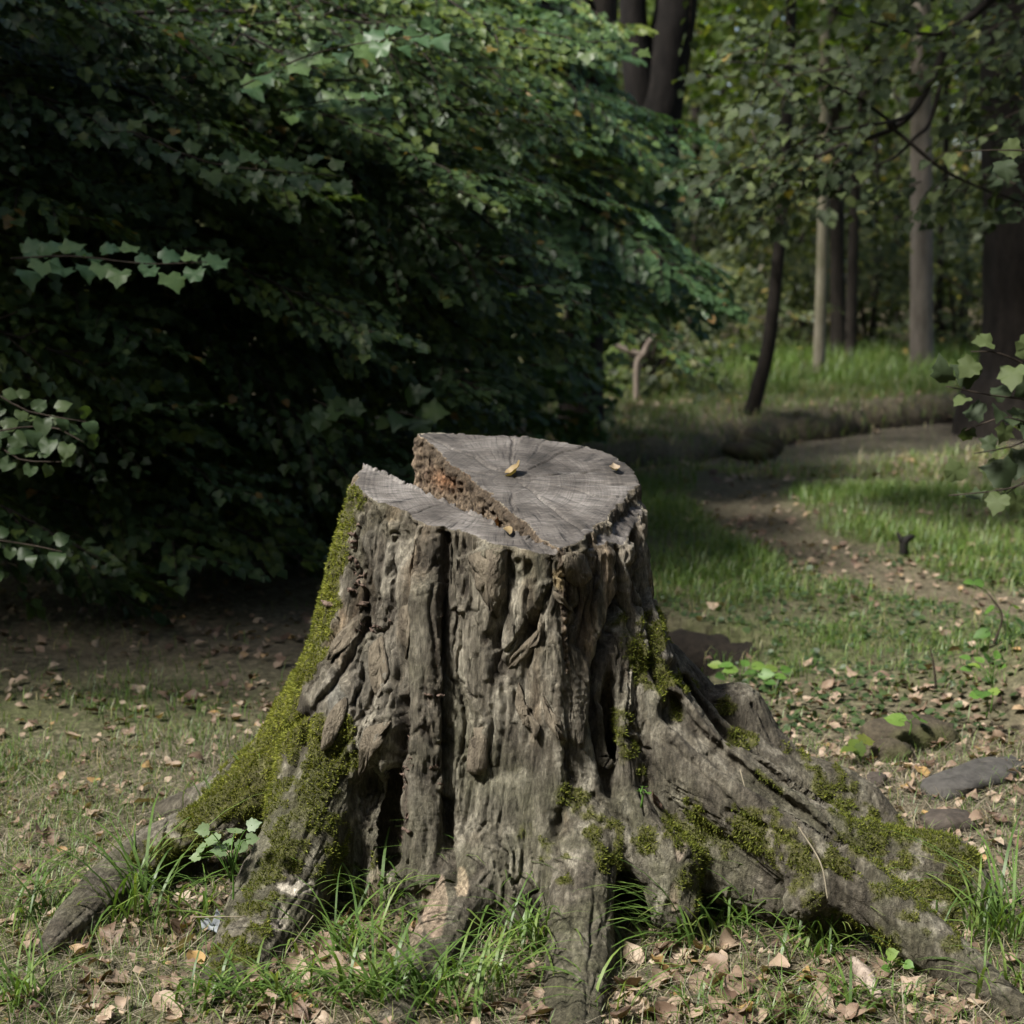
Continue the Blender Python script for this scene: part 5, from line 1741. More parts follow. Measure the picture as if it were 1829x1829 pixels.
# shrubs along its edge
SH = [(1160, 640, 15.7, .8, .95, M_FAR, 'shrub behind the pale broken branch left of the clearing'), (1255, 610, 19.5, 1.2, 1.3, M_FAR, 'dull shrub at the wood edge left of the leaning tree'), (1420, 600, 21.5, 1.0, 1.3, M_FAR, 'olive shrub between the leaning tree and the thin pale tree'),
      (1550, 600, 22, 1.2, 1.5, M_FAR, 'olive shrub between the dark straight tree and the grey-barked tree'), (1710, 600, 21.5, 1.0, 1.6, M_FAR, 'olive shrub right of the grey-barked tree'), (1860, 600, 20, 1.4, 1.8, M_FAR, 'shrub behind the thick trunk at the right edge')]
for a_, b_, Y_, rx, rz, mt, lab in SH:
    q = P(a_, b_, Y_)
    q[2] = height(q[0], q[1])
    t = thing('shrub', lab, 'shrub', q, 'shrubs along the edge of the wood')
    lb, tb = Batch(), Batch()
    m = 55
    st = q + np.stack([rg.normal(size=m) * rx * .55, rg.normal(size=m) * .6, rg.uniform(.1, 1.0, m) * rz], 1)
    sprays(lb, None, OVAL, st, np.stack([rg.normal(size=m), rg.normal(size=m) - .4, rg.normal(size=m) * .4], 1), rg.uniform(.4, .7, m), 18, .085, (0, -.5, .8), rg)
    for j in range(9):
        tb.add(*tube([q + [0, 0, -.05], (q + st[j]) / 2 + [0, 0, .1], st[j]], [.02, .014, .005], 5))
    obj('foliage', lb.mesh('foliage', mt, origin=q), t, kind='stuff')
    obj('stems', tb.mesh('stems', M_TWIG, origin=q), t, kind='stuff')

# pale broken branch in the grass beyond the stream
q0 = P(1148, 640, 14.7)
q0[2] = height(q0[0], q0[1])
t = thing('broken_branch', 'pale broken branch sticking up from the far grass left of the clearing', 'branch', q0)
b_ = Batch()
b_.add(*tube([q0 + [-.05, 0, -.03], P(1138, 650, 14.7), P(1150, 632, 14.7), P(1160, 610, 14.7), P(1184, 588, 14.7)], [.026, .028, .030, .024, .010], 10, .15, 2, 4))
b_.add(*tube([P(1150, 634, 14.7), P(1120, 626, 14.7), P(1095, 612, 14.7), P(1080, 592, 14.7)], [.022, .026, .024, .014], 10, .2, 3, 4))
obj('wood', b_.mesh('wood', M_DEAD, True, q0), t)

# logs by the foot of the leaning tree
LOG = [([(1322, 772, 13.6), (1350, 784, 13.2), (1388, 802, 12.9)], .075, 'upper mossy log below the leaning tree at the water'), ([(1300, 802, 12.8), (1335, 808, 12.6), (1362, 816, 12.4)], .06, 'lower mossy log below the leaning tree at the water'), ([(1318, 786, 13.3), (1345, 798, 13.0), (1380, 810, 12.7)], .05, 'middle mossy log below the leaning tree at the water')]
for pts, r_, lab in LOG:
    q = np.array([P(*v) for v in pts])
    o_ = q[1].copy()
    b_ = Batch()
    b_.add(*tube(q, [r_, r_ * 1.1, r_ * .85], 12, .15, r_ * 50, 5))
    obj('mossy_log', b_.mesh('mossy_log', M_MOSSLOG, True, o_), loc=o_, label=lab, category='log', group='logs at the stream')


# ------------------------------------------------------------------ small things on the ground
def at_ground(px, py):
    p_ = G(px, py)
    for _ in range(4):
        p_ = G(px, py, float(height(p_[0], p_[1])))
    return p_


def lump(name, label, cat, px, py, size, mat, rot=0.0, seed=0, squash=.75, rough=.18, group=None):
    """an irregular boulder-like body half sunk in the litter"""
    n1_, n2_ = 14, 20
    V, F = [], []
    for i in range(n1_ + 1):
        for j in range(n2_):
            a_, b_ = math.pi * i / n1_, 2 * math.pi * j / n2_
            V.append([math.sin(a_) * math.cos(b_), math.sin(a_) * math.sin(b_), math.cos(a_)])
    V = np.array(V)
    F = [[i * n2_ + j, (i + 1) * n2_ + j, (i + 1) * n2_ + (j + 1) % n2_, i * n2_ + (j + 1) % n2_] for i in range(n1_) for j in range(n2_)]
    V = V * (1 + 1.6 * rough * fbm(V * 1.6 + seed, 4) + 0.10 * perlin(V * 4 + seed) + 0.05 * perlin(V * 9 + seed))[:, None]
    V = np.sign(V) * np.abs(V) ** 0.85
    V = V * np.array(size)
    p_ = at_ground(px, py)
    o_ = obj(name, make_mesh(name, V, np.array(F), mat, smooth=True), loc=(p_[0], p_[1], p_[2] + size[2] * (squash - .55)), rot=(0.06, 0.05, rot), label=label, category=cat)
    if group:
        o_['group'] = group
    return o_


lump('mossy_log_stub', 'dark rotten mossy log stub lying in the litter right of the roots', 'log', 1625, 1325, (.14, .075, .058), M_MOSSLOG, .15, 1)
lump('stone', 'round brown stone in front of the rotten mossy log stub', 'stone', 1592, 1352, (.058, .05, .040), M_MOSSLOG, .3, 2)
lump('stone', 'smaller grey-brown stone below the round brown one', 'stone', 1565, 1398, (.033, .03, .022), M_DARKSTONE, .9, 3)
lump('stone', 'large flat grey stone slab slanting through the litter at the right', 'stone', 1745, 1392, (.24, .07, .034), M_STONE, .75, 4, .6, .2)
lump('stone', 'dark grey stone beside the grass tuft right of the mossy root', 'stone', 1695, 1478, (.07, .055, .034), M_DARKSTONE, .4, 5)
# the black stub in the meadow
p_ = at_ground(1614, 988)
t = thing('charred_stub', 'small black forked stub standing in the meadow grass', 'stub', p_)
b_ = Batch()
b_.add(*tube([[0, 0, -.02], [0, 0, .03], [.005, 0, .055], [.03, 0, .075], [.05, 0, .075]], [.022, .02, .02, .014, .004], 8, .2, 1, 3))
b_.add(*tube([[0, 0, .04], [-.018, 0, .07], [-.03, .01, .095]], [.016, .012, .003], 7, .2, 2, 3))
obj('wood', b_.mesh('wood', plain_mat('charred_wood', (.008, .007, .006), .8, .4, 60, .5)), t)

# pale scraps beside the roots
def scrap(px, py, w, label, seed, lift=0.0):
    r = np.random.default_rng(seed)
    n_ = 6
    u = np.linspace(-1, 1, n_)
    A, B = np.meshgrid(u, u, indexing='ij')
    V = np.stack([A * w * (1 + .2 * r.normal(size=A.shape)), B * w * .7 * (1 + .2 * r.normal(size=A.shape)), w * .55 * np.abs(r.normal(size=A.shape)) + 0.01], -1).reshape(-1, 3)
    i = np.arange(n_ - 1)[:, None] * n_ + np.arange(n_ - 1)
    F = np.stack([i, i + n_, i + n_ + 1, i + 1], -1).reshape(-1, 4)
    p_ = at_ground(px, py)
    obj('pale_scrap', make_mesh('pale_scrap', V, F, M_PAPER), loc=(p_[0], p_[1], p_[2] + lift), rot=(0, 0, r.random() * 3), label=label, category='scrap')


scrap(392, 1668, .030, 'crumpled bluish-white scrap in the hollow under the left root', 1)


def on_stump(px, py, lift=0.004):
    p_, n_ = surf_at(px, py)
    return p_ + n_ * lift, n_


# dry leaf shapes for the litter
def dry_leaf(seed, lobed=False, nu=7, nv=5):
    r = np.random.default_rng(seed)
    V = []
    curl, twist, bend = r.uniform(-.9, 1.6), r.uniform(-1.1, 1.1), r.uniform(-.9, 1.1)
    for i in range(nu):
        t = i / (nu - 1)
        w = 0.34 * math.sin(math.pi * min(1, t * .96 + .03)) ** .75
        if lobed:
            w *= 1 + 0.45 * (1 if i % 2 == 0 else -1) * (0 < i < nu - 1)
        for j in range(nv):
            s_ = (j / (nv - 1)) * 2 - 1
            x_ = s_ * w * (1 + .06 * r.normal())
            zz = curl * .5 * (abs(s_) ** 1.6) * w + twist * s_ * w * (t - .5) + bend * .5 * (t - .5) ** 2 * 2 + .035 * r.normal()
            V.append([x_, t - .5 + .02 * r.normal(), zz])
    V = np.array(V)
    V[:, 2] -= np.percentile(V[:, 2], 15)
    F = [[i * nv + j, i * nv + j + 1, (i + 1) * nv + j + 1, (i + 1) * nv + j] for i in range(nu - 1) for j in range(nv - 1)]
    return V, np.array(F)


DRY = [dry_leaf(s_, s_ % 3 == 2) for s_ in range(9)]
DRY_LO = [dry_leaf(s_, False, 4, 3) for s_ in range(9)]
TONES = [('dark brown', .04), ('brown', .22), ('pinkish tan', .45), ('light tan', .62), ('pale beige', .80), ('orange yellow', .95)]
DRY_ME = [[make_mesh('fallen_leaf', V, F, M_DRY, {'rnd': np.full(len(V), tv)}, smooth=True) for _, tv in TONES] for V, F in DRY]
M_LEAF1 = leaf_mat('tan_yellow_leaf', [(0, (.24, .175, .085)), (1, (.24, .175, .085))], .6, .15, tscale=1)
M_LEAF2 = leaf_mat('pale_tan_leaf', [(0, (.28, .22, .15)), (1, (.28, .22, .15))], .6, .15, tscale=1)
M_LEAF3 = leaf_mat('red_brown_leaf', [(0, (.30, .14, .075)), (1, (.30, .14, .075))], .6, .15, tscale=1)
M_LEAF4 = leaf_mat('dark_brown_leaf', [(0, (.085, .052, .035)), (1, (.085, .052, .035))], .6, .15, tscale=1)
for px, py, sz, rz, i, mt, lab in [(922, 846, .050, 1.2, 4, M_LEAF1, 'curled tan leaf with yellow edge in the middle of the stump top'), (1098, 843, .034, .3, 4, M_LEAF2, 'small pale tan leaf near the right rim of the stump top'),
                                   (897, 938, .036, 1.9, 6, M_LEAF3, 'reddish brown leaf in the split on the stump top'), (905, 953, .030, 1.4, 1, M_LEAF1, 'small mustard brown leaf scrap on the front slab of the stump'), (1165, 1432, .042, 1.0, 4, M_LEAF4, 'dark brown leaf lodged where two roots meet')]:
    p_, n_ = on_stump(px, py, .008)
    me = make_mesh('fallen_leaf', DRY[i][0], DRY[i][1], mt, {'rnd': np.full(len(DRY[i][0]), .5)}, smooth=True)
    obj('fallen_leaf', me, loc=p_, rot=Vector(n_).to_track_quat('Z', 'Y').to_euler(), scale=sz, label=lab, category='leaf')

rg = np.random.default_rng(99)
LIT = [([(1100, 1690), (1290, 1690), (1420, 1740), (1420, 1829), (1100, 1829)], 58, 'dry tan leaf in the litter between the two front right roots', 'leaves between the front right roots'),
       ([(480, 1650), (640, 1640), (690, 1760), (600, 1829), (440, 1829), (430, 1740)], 40, 'dry tan leaf in the litter between the front left and scuffed roots', 'leaves between the front left roots'),
       ([(230, 1600), (400, 1620), (400, 1680), (240, 1690)], 16, 'dry brown leaf heaped by the hollow under the left root', 'leaves under the left root'),
       ([(0, 1660), (380, 1700), (420, 1829), (0, 1829)], 34, 'dry leaf on the straw in the bottom left corner', 'leaves in the bottom left corner'),
       ([(1420, 1700), (1829, 1760), (1829, 1829), (1420, 1829)], 26, 'dry leaf in the grass in the bottom right corner', 'leaves in the bottom right corner'),
       ([(760, 1790), (1000, 1790), (1000, 1829), (760, 1829)], 8, 'dry leaf at the bottom edge left of the bare grey root', 'leaves left of the bare root'),
       ([(1440, 1220), (1829, 1240), (1829, 1480), (1640, 1500), (1560, 1380), (1430, 1330)], 78, 'dry pinkish leaf in the litter around the stones at the right', 'leaves around the stones'),
       ([(0, 1230), (440, 1240), (380, 1380), (200, 1500), (0, 1600)], 40, 'dry leaf scattered over the ground left of the stump', 'leaves left of the stump')]
NEAR = [(1130, 1760, 'the bare grey root'), (1215, 1700, 'the left-arching grass tuft'), (1310, 1690, 'the foot of the right root'), (1385, 1800, 'the fine dense grass tuft'), (1470, 1740, 'the tuft by the longest root'), (1545, 1770, 'the short grey stick'), (1690, 1790, 'the tip of the longest root'), (1800, 1800, 'the bottom right corner'),
        (540, 1680, 'the front left root'), (640, 1720, 'the tuft by the front left root'), (520, 1790, 'the low bottom grass patch'), (600, 1800, 'the scuffed root'), (300, 1640, 'the large arching tuft'), (390, 1650, 'the bluish-white scrap'), (60, 1690, 'the tip of the left root'), (60, 1800, 'the bottom left corner'), (220, 1760, 'the straw at bottom left'), (350, 1800, 'the bottom left grass patch'),
        (880, 1815, 'the bottom edge left of the bare root'), (1480, 1270, 'the knobbly right root'), (1540, 1360, 'the yellow-green seedling'), (1625, 1320, 'the rotten log stub'), (1750, 1390, 'the flat grey stone slab'), (1690, 1470, 'the dark grey stone'), (1800, 1460, 'the right edge below the slab'), (1800, 1280, 'the bank at the right edge'), (1700, 1250, 'the dark upright twig'),
        (60, 1280, 'the left edge in the half shade'), (250, 1290, 'the shaded edge left of the stump'), (400, 1300, 'the upper left root'), (100, 1420, 'the left edge level with the root'), (280, 1400, 'the back of the left root'), (60, 1540, 'the left edge tuft')]
rg = np.random.default_rng(99)
for poly, n_, lab, grp in LIT:
    c = pick_in(poly, n_ * 2, rg)
    got = 0
    for a_, b_ in c:
        p_ = at_ground(a_, b_)
        if stump_dist(p_[0], p_[1]) < 0.015 or got >= n_:
            continue
        got += 1
        k_ = int(rg.integers(9))
        tn_ = int(rg.choice(6, p=[.12, .22, .26, .22, .12, .06]))
        sz = float(rg.uniform(.034, .072) if b_ > 1560 else rg.uniform(.028, .060))
        where = min(NEAR, key=lambda q: (q[0] - a_) ** 2 + (q[1] - b_) ** 2)[2]
        rz = rg.random() * 6.283
        lab = '%s %s %s leaf pointing %s by %s' % ('big' if sz > .054 else 'small' if sz < .039 else 'middling', 'lobed' if k_ % 3 == 2 else 'oval', TONES[tn_][0], ('away', 'left', 'nearer', 'right')[int(((rz + math.pi / 4) % 6.2832) / (math.pi / 2))], where)
        obj('fallen_leaf', DRY_ME[k_][tn_], loc=(p_[0], p_[1], p_[2] + .004 + .012 * rg.random()), rot=(rg.normal() * .35, rg.normal() * .35, rz), scale=sz, label=lab, category='leaf', group=grp)
same = {}
for o in [o for o in COL.objects if o.name.startswith('fallen_leaf')]:
    same.setdefault(o['label'], []).append(o)
for v in same.values():
    v.sort(key=lambda o: o.location.x / o.location.y)
    if len(v) > 1:
        for o, w_ in zip(v, (['left one', 'right one'] if len(v) == 2 else ['left one', 'middle one', 'right one', 'rightmost one'])):
            o['label'] = (o['label'] + ', ' + w_).replace('pointing nearer ', 'facing us ').replace('pointing ', 'facing ')
# the rest of the litter
lb = Batch()


def litter(lo, hi, n, size, weight=None):
    x_ = rg.uniform(lo[0], hi[0], n)
    y_ = rg.uniform(lo[1], hi[1], n)
    keep = stump_dist(x_, y_) > 0.01
    if weight is not None:
        keep &= rg.random(n) < weight(x_, y_)
    x_, y_ = x_[keep], y_[keep]
    n = len(x_)
    z_ = height(x_, y_) + .006 + .01 * rg.random(n)
    ang = rg.random(n) * 6.28
    ax = np.stack([np.cos(ang), np.sin(ang), rg.normal(size=n) * .3], 1)
    nn = np.stack([rg.normal(size=n) * .4, rg.normal(size=n) * .4, np.ones(n)], 1)
    k = rg.integers(0, 9, n)
    pos = np.stack([x_, y_, z_], 1)
    for i in range(9):
        m = k == i
        if m.any():
            leaves(lb, DRY_LO[i], pos[m], ax[m], nn[m], size * rg.uniform(.4, 1.2, m.sum()), rg.random(m.sum()) * .93)


def wlit(x_, y_):
    dp, _ = dist_poly(x_, y_, PATH)
    p = np.stack([x_, y_, 0 * x_], 1)
    g_ = np.clip(.55 + .9 * fbm(p * 1.3, 3), .05, 1)
    return g_ * np.maximum(np.maximum(1 - green_at(x_, y_) * 1.1, sstep(.5, .2, dp) * .55), .12) * (stream_depth(x_, y_) < .7)


litter((-2.0, 2.7), (2.0, 5.2), 15000, .030, wlit)
litter((-3.0, 4.6), (3.6, 9.5), 9500, .046, wlit)
litter((-1.0, 9.5), (5.2, 16.0), 2200, .08, wlit)
obj('leaf_litter', lb.mesh('leaf_litter', M_DRY, True), kind='stuff', label='scattered dry brown leaves covering the forest floor')


# ------------------------------------------------------------------ grass
def blades(lb, pos, length, width, lean, rg, az=None, nseg=4, droop=1.0, rnd=None):
    """arching blades: each a strip of nseg quads"""
    N = len(pos)
    az = rg.random(N) * 6.283 if az is None else az
    hd = np.stack([np.cos(az), np.sin(az), np.zeros(N)], 1)
    sd2 = np.stack([-np.sin(az), np.cos(az), np.zeros(N)], 1)
    ang = lean
    p_ = pos.copy()
    rows = []
    for k in range(nseg + 1):
        w_ = width * (1 - (k / nseg) ** 1.8 * .96) * (0.7 + .3 * min(1, k * 2 / nseg))
        rows.append(p_ - sd2 * w_[:, None] / 2)
        rows.append(p_ + sd2 * w_[:, None] / 2)
        st_ = length / nseg
        p_ = p_ + hd * (np.sin(ang) * st_)[:, None] + np.array([0, 0, 1]) * (np.cos(ang) * st_)[:, None]
        ang = ang + droop * rg.uniform(.7, 1.3, N) / nseg * 1.5
    V = np.stack(rows, 1).reshape(-1, 3)
    i = np.arange(N)[:, None] * (2 * nseg + 2)
    F = np.concatenate([i + np.array([[2 * k, 2 * k + 1, 2 * k + 3, 2 * k + 2]]) for k in range(nseg)])
    lb.add(V, F, np.repeat(rg.random(N) * .88 if rnd is None else rnd, 2 * nseg + 2))


TUFT = [(250, 1640, 30, .26, 'large arching grass tuft left of the hollow under the left root'), (350, 1650, 12, .20, 'thin grass tuft in front of the hollow under the left root'), (470, 1640, 7, .19, 'few grass blades inside the hollow beside the front left root'),
        (700, 1625, 46, .17, 'dense grass tuft between the front left root and the scuffed root'), (620, 1700, 30, .15, 'low grass tuft at the right foot of the front left root'), (660, 1790, 46, .17, 'grass tuft at the bottom beside the scuffed root'), (790, 1800, 34, .18, 'grass tuft with broad blades at the bottom in front of the scuffed root'),
        (900, 1625, 46, .22, 'tall grass tuft between the scuffed root and the bare grey root'), (940, 1700, 40, .16, 'bushy grass tuft against the left side of the bare grey root'), (880, 1760, 26, .13, 'small grass tuft at the foot of the tall one'),
        (1215, 1690, 30, .20, 'grass tuft with long blades arching to the left before the dark cave'), (1300, 1665, 20, .17, 'grass tuft just right of the long-bladed one'), (1385, 1640, 40, .17, 'upright grass tuft under the middle of the right root'), (1480, 1680, 36, .17, 'grass tuft against the lower part of the longest root'), (1440, 1710, 20, .13, 'small grass tuft between stump and bottom right stick'),
        (1785, 1680, 44, .24, 'tall grass tuft at the right edge beside the mossy root'), (1680, 1650, 12, .16, 'grass sprigs behind the longest root near its end'), (1385, 1815, 70, .10, 'fine dense grass tuft at the bottom right of the bare root'), (1070, 1800, 12, .15, 'few grass blades at the end of the bare grey root'),
        (500, 1790, 50, .11, 'low grass patch at the bottom left of the front left root'), (390, 1790, 40, .11, 'low grass patch near the bottom left corner'), (60, 1640, 30, .16, 'grass tuft at the left edge'), (40, 1800, 26, .15, 'grass tuft in the bottom left corner'), (1800, 1780, 22, .14, 'grass tuft in the bottom right corner'), (1240, 1800, 10, .09, 'sparse grass in the leaves right of the bare root'), (1560, 1800, 30, .09, 'low grass around the stick at the bottom right')]
rg = np.random.default_rng(5)
for a_, b_, n_, L_, lab in TUFT:
    n_ = int(n_ * 1.5)
    L_ = L_ * 1.15
    p_ = at_ground(a_, b_)
    p_[2] = height(p_[0], p_[1])
    t_ = Batch()
    sp = 0.026 if n_ < 90 else .04
    pp = np.stack([rg.normal(size=n_) * sp * 1.5, rg.normal(size=n_) * sp, np.full(n_, -.01)], 1)
    az = rg.random(n_) * 6.283
    if 'to the left' in lab:
        az = math.pi + rg.normal(size=n_) * .6
    blades(t_, pp, L_ * rg.uniform(.55, 1.25, n_) * 1.12, rg.uniform(.0045, .0088, n_) * (.4 if 'fine' in lab else 1), np.abs(rg.normal(size=n_)) * .35 + .08, rg, az, 6, 1.15)
    # dead blades at the foot
    nd_ = n_ // 2
    blades(t_, pp[:nd_], L_ * rg.uniform(.3, .8, nd_), rg.uniform(.002, .0035, nd_), rg.uniform(.9, 1.5, nd_), rg, None, 4, .5, rg.uniform(.92, 1.0, nd_))
    obj('grass_tuft', t_.mesh('grass_tuft', M_GRASS), loc=p_, label=lab, category='grass tuft', group='grass tufts around the stump')
# tufts growing on the back of the left root
for a_, b_, n_, L_, lab in [(395, 1405, 26, .13, 'grass tuft growing behind the mossy left root'), (455, 1340, 7, .17, 'few long grass blades behind the upper left root'), (310, 1450, 9, .08, 'short grass sprig on the back of the left root')]:
    p_ = P(a_, b_, 3.70)
    p_[2] -= .02
    t_ = Batch()
    pp = np.stack([rg.normal(size=n_) * .04, rg.normal(size=n_) * .02, np.full(n_, -.03)], 1)
    blades(t_, pp, L_ * rg.uniform(.6, 1.2, n_), rg.uniform(.003, .005, n_), np.abs(rg.normal(size=n_)) * .4, rg, None, 6, 1.1)
    obj('grass_tuft', t_.mesh('grass_tuft', M_GRASS), loc=p_, label=lab, category='grass tuft', group='grass tufts around the stump')


def field(lb, lo, hi, n, L, W, weight, nseg=2, lean=.35, rnd=None):
    x_ = rg.uniform(lo[0], hi[0], n)
    y_ = rg.uniform(lo[1], hi[1], n)
    k = (rg.random(n) < weight(x_, y_)) & (stump_dist(x_, y_) > .004)
    x_, y_ = x_[k], y_[k]
    m = len(x_)
    pos = np.stack([x_, y_, height(x_, y_) - .004], 1)
    blades(lb, pos, L * rg.uniform(.4, 1.3, m), W * rg.uniform(.6, 1.3, m), np.abs(rg.normal(size=m)) * lean + .05, rg, None, nseg, 1.0, None if rnd is None else rg.uniform(*rnd, m))


def wg(x_, y_):
    p = np.stack([x_, y_, 0 * x_], 1)
    g_ = sstep(-.15, .35, fbm(p * 2.2 + 9, 3))
    return np.clip(green_at(x_, y_) ** 1.3 * (.25 + .9 * g_), 0, 1) * (stream_depth(x_, y_) < .25)


lb = Batch()
field(lb, (-1.8, 2.7), (2.0, 4.6), 60000, .055, .0024, lambda x_, y_: .26 + 1.6 * wg(x_, y_), rnd=(0, 1.0))
field(lb, (-2.6, 4.2), (3.2, 8.2), 110000, .065, .0038, wg, rnd=(0, .95))
field(lb, (.4, 6.4), (5.2, 11.4), 120000, .10, .005, lambda x_, y_: wg(x_, y_) * sstep(.3, .7, green_at(x_, y_)), rnd=(0.25, .9))
field(lb, (-.2, 14.8), (9.0, 22), 60000, .26, .010, wg, rnd=(0.25, .9))
field(lb, (.2, 10.4), (6.5, 16.5), 30000, .12, .007, lambda x_, y_: .75 * (stream_depth(x_, y_) < .75), rnd=(.35, 1.0))
obj('grass', lb.mesh('grass', M_GRASS), kind='stuff', label='short grass over the forest floor and the meadow by the stream')
lp = Batch()
n = 5200
x_ = rg.uniform(.45, 2.6, n)
y_ = rg.uniform(4.6, 7.6, n)
dp, _ = dist_poly(x_, y_, PATH)
k = (dp > .15) & (dist_poly(x_, y_, PITL)[0] > .5) & (rg.random(n) < .35 + sstep(-.2, .4, fbm(np.stack([x_, y_, 0 * x_], 1) * 2.4, 3)))
m = int(k.sum())
leaves(lp, ROUND_LO, np.stack([x_[k], y_[k], height(x_[k], y_[k]) + rg.uniform(.004, .03, m)], 1), rg.normal(size=(m, 3)) * [1, 1, .2], rg.normal(size=(m, 3)) * .35 + [0, -.2, 1], rg.uniform(.012, .032, m), rg.random(m) * .7)
obj('low_plants', lp.mesh('low_plants', M_BUSH), kind='stuff', label='low green leafy ground cover right of the stump')
lb = Batch()
n = 28000
x_ = rg.uniform(-1.8, 1.9, n)
y_ = rg.uniform(2.75, 4.6, n)
k = stump_dist(x_, y_) > .0
pos = np.stack([x_[k], y_[k], height(x_[k], y_[k]) + .004], 1)
m = len(pos)
blades(lb, pos, rg.uniform(.03, .13, m), rg.uniform(.0012, .0028, m), rg.uniform(1.2, 1.62, m), rg, None, 2, .1)
obj('dry_straw', lb.mesh('dry_straw', M_STRAW), kind='stuff', label='dead straw and grass stalks lying on the soil')


# ------------------------------------------------------------------ seedlings and sticks
def seedling(name, label, px, py, Y, hgt, leaf_px, size, shape, mat, rg, nrm_=(0, -.55, .8), stems=1):
    """thin stalks from the ground, a leaf at the end of each; leaves placed where the photograph has them"""
    b0 = at_ground(px, py) if Y is None else P(px, py, Y)
    Yb = b0[1]
    t = thing(name, label, 'plant', b0)
    b_ = Batch()
    tips = []
    top = b0 + np.array([0, 0, hgt])
    b_.add(*tube([b0 + [0, 0, -.02], b0 + [.004, 0, hgt * .5], top], [.0024, .002, .0016], 5, sub=3))
    for (a_, c_) in leaf_px:
        e = P(a_, c_, Yb + rg.normal() * .03)
        b_.add(*tube([b0 + np.array([0, 0, hgt * rg.uniform(.5, 1)]), (top + e) / 2 + [0, 0, .005], e], [.0014, .0012, .001], 4, sub=3))
        tips.append((e, e - top))
    obj('stem', b_.mesh('stem', M_FRESH, True, b0), t)
    V, F = shape
    for i, (e, dv) in enumerate(tips):
        me = make_mesh('leaf', V, F, mat, {'rnd': np.full(len(V), float(rg.random() * .9))})
        y_ = norm(dv * np.array([1, 1, .3]) + rg.normal(size=3) * .01)
        nn = norm(np.asarray(nrm_) + rg.normal(size=3) * .22)
        xx = norm(np.cross(y_, nn))
        zz = np.cross(xx, y_)
        sz = size * rg.uniform(.8, 1.2)
        lf = obj('leaf', me, t)
        q = e - b0 - y_ * sz * .3
        lf.matrix_local = Matrix([[xx[i_] * sz, y_[i_] * sz, zz[i_] * sz, q[i_]] for i_ in range(3)] + [[0, 0, 0, 1]])


rg = np.random.default_rng(31)
M_SEED = leaf_mat('bluish_leaf', [(0, (.10, .16, .075)), (1, (.17, .23, .11))], .5, .25)
seedling('lobed_leaf_plant', 'small plant with lobed grey-green leaves in front of the mossy left root', 415, 1630, 3.22, .125, [(365, 1482), (382, 1500), (360, 1515), (352, 1530), (405, 1508), (420, 1484), (450, 1474), (448, 1498), (430, 1512), (395, 1520)], .034, MAPLE_FLAT, M_SEED, rg)
seedling('bramble_plant', 'bright green bramble behind the knobbly right root', 1322, 1260, 5.1, .10, [(1282, 1188), (1302, 1188), (1290, 1208), (1312, 1208), (1330, 1186), (1338, 1202), (1350, 1190), (1362, 1204), (1375, 1195), (1345, 1216), (1372, 1218), (1390, 1208), (1310, 1196), (1400, 1196)], .045, OVAL, M_FRESH, rg)
seedling('seedling', 'pale green seedling with oval leaves on the bank at the right edge', 1770, 1262, 4.75, .09, [(1730, 1195), (1745, 1190), (1728, 1175), (1765, 1178), (1775, 1190), (1790, 1192), (1752, 1180), (1780, 1172)], .042, OVAL, M_FRESH, rg)
seedling('seedling', 'green seedling with toothed leaves below the pale one at the right', 1762, 1270, 4.6, .03, [(1755, 1238), (1775, 1236), (1745, 1242)], .045, MAPLE_FLAT, M_FRESH, rg)
seedling('seedling', 'green seedling at the right edge above the bank', 1795, 1180, 5.2, .16, [(1735, 1040), (1752, 1042), (1770, 1088), (1785, 1092), (1810, 1080), (1820, 1110), (1800, 1120), (1760, 1130)], .05, OVAL, M_FRESH, rg)
seedling('seedling', 'yellow-green maple seedling left of the rotten log stub', 1535, 1365, None, .03, [(1528, 1328), (1545, 1322), (1518, 1338), (1535, 1340)], .045, MAPLE_FLAT, M_YELLOW, rg)
seedling('seedling', 'two-leaved green seedling on the rotten mossy log stub', 1625, 1300, 4.45, .02, [(1605, 1286), (1642, 1282)], .05, ROUND, M_FRESH, rg)
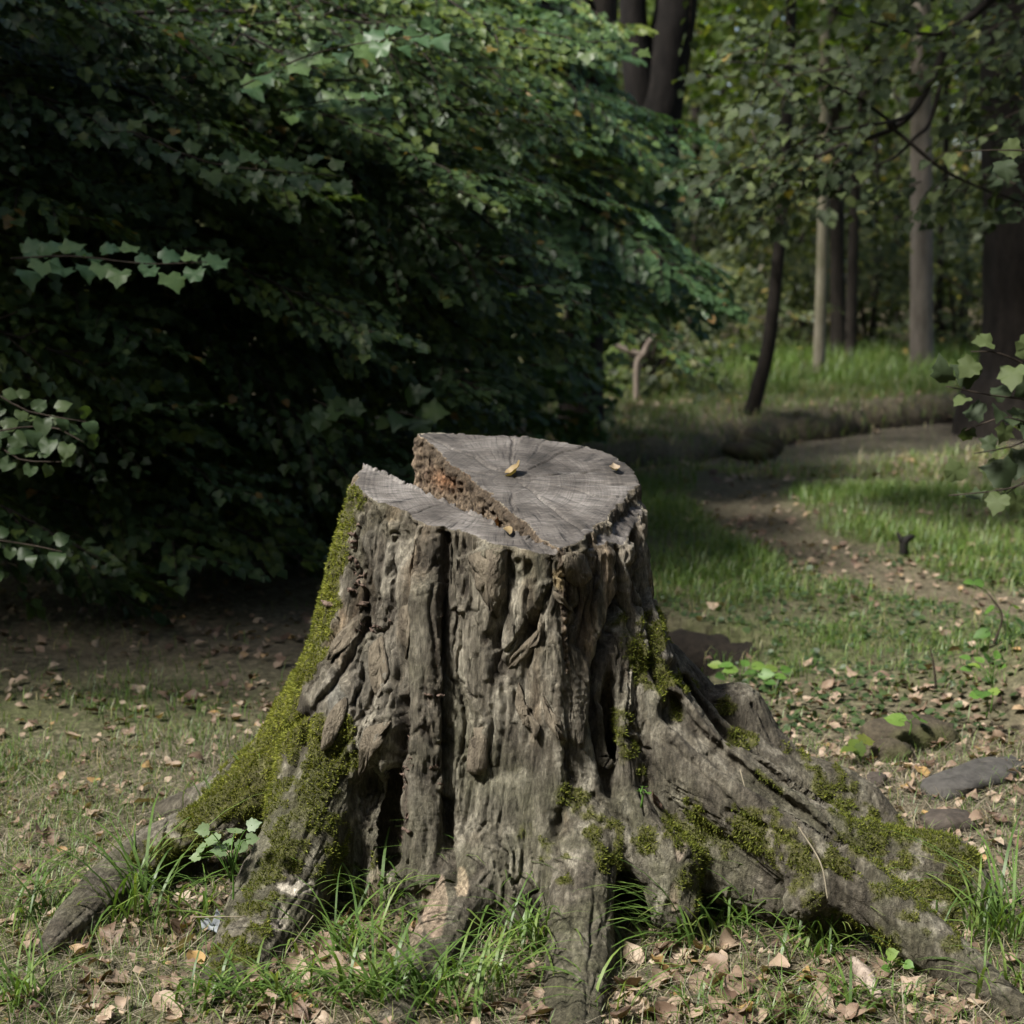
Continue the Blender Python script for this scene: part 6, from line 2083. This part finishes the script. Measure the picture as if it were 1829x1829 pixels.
seedling('seedling', 'tiny bright seedling on the root by the dark groove', 1145, 1425, 3.22, .012, [(1140, 1412), (1150, 1405), (1155, 1415)], .022, OVAL, M_FRESH, rg)
seedling('seedling', 'low green clover-like plant among the grass left of the bare grey root', 830, 1745, None, .02, [(820, 1725), (835, 1720), (845, 1730), (850, 1715), (860, 1728), (838, 1738)], .018, ROUND, M_FRESH, rg)
seedling('seedling', 'small green leaves among the dry grass beside the bottom right stick', 1590, 1740, None, .02, [(1575, 1715), (1590, 1705), (1605, 1718), (1620, 1722), (1585, 1730), (1640, 1735)], .024, ROUND, M_FRESH, rg)


def stick(label, pts, rad, mat, name='stick', cat='stick'):
    q = np.array([P(a_, b_, Y_) if Y_ else at_ground(a_, b_) + np.array([0, 0, rad[0] * .8]) for a_, b_, Y_ in pts])
    b_ = Batch()
    b_.add(*tube(q, rad, 9, .18, rad[0] * 100, 5))
    obj(name, b_.mesh(name, mat, True, q[0]), loc=q[0], label=label, category=cat)


stick('short grey stick with peeled pale top at the bottom right', [(1522, 1722, None), (1545, 1752, None), (1570, 1792, None)], [.010, .019, .009], M_DEAD)
stick('thin pale straw stalk lying down over the longest root', [(1425, 1475, 3.18), (1465, 1540, 3.06), (1478, 1605, 2.98)], [.0016, .0016, .001], M_STRAW, 'stalk', 'stalk')
stick('short pale stalk sticking up on the right root', [(1322, 1375, 3.2), (1330, 1405, 3.16)], [.0016, .001], M_STRAW, 'stalk', 'stalk')
stick('long white straw stalk lying across the hollow under the left root', [(345, 1638, 3.12), (440, 1637, 3.1)], [.0014, .0012], M_STRAW, 'stalk', 'stalk')
stick('straw stalk leaning before the front left root', [(520, 1690, 3.02), (560, 1635, 3.02)], [.0014, .0012], M_STRAW, 'stalk', 'stalk')
stick('dark upright twig in the litter right of the roots', [(1672, 1230, 4.9), (1668, 1190, 4.9), (1662, 1160, 4.9)], [.004, .003, .002], M_TWIG, 'twig', 'twig')
stick('dark thin twig leaning over the bank at the right edge', [(1775, 1150, 5.1), (1790, 1100, 5.1), (1765, 1060, 5.1)], [.004, .003, .002], M_TWIG, 'twig', 'twig')
print('done', round(time.time() - T0, 1))
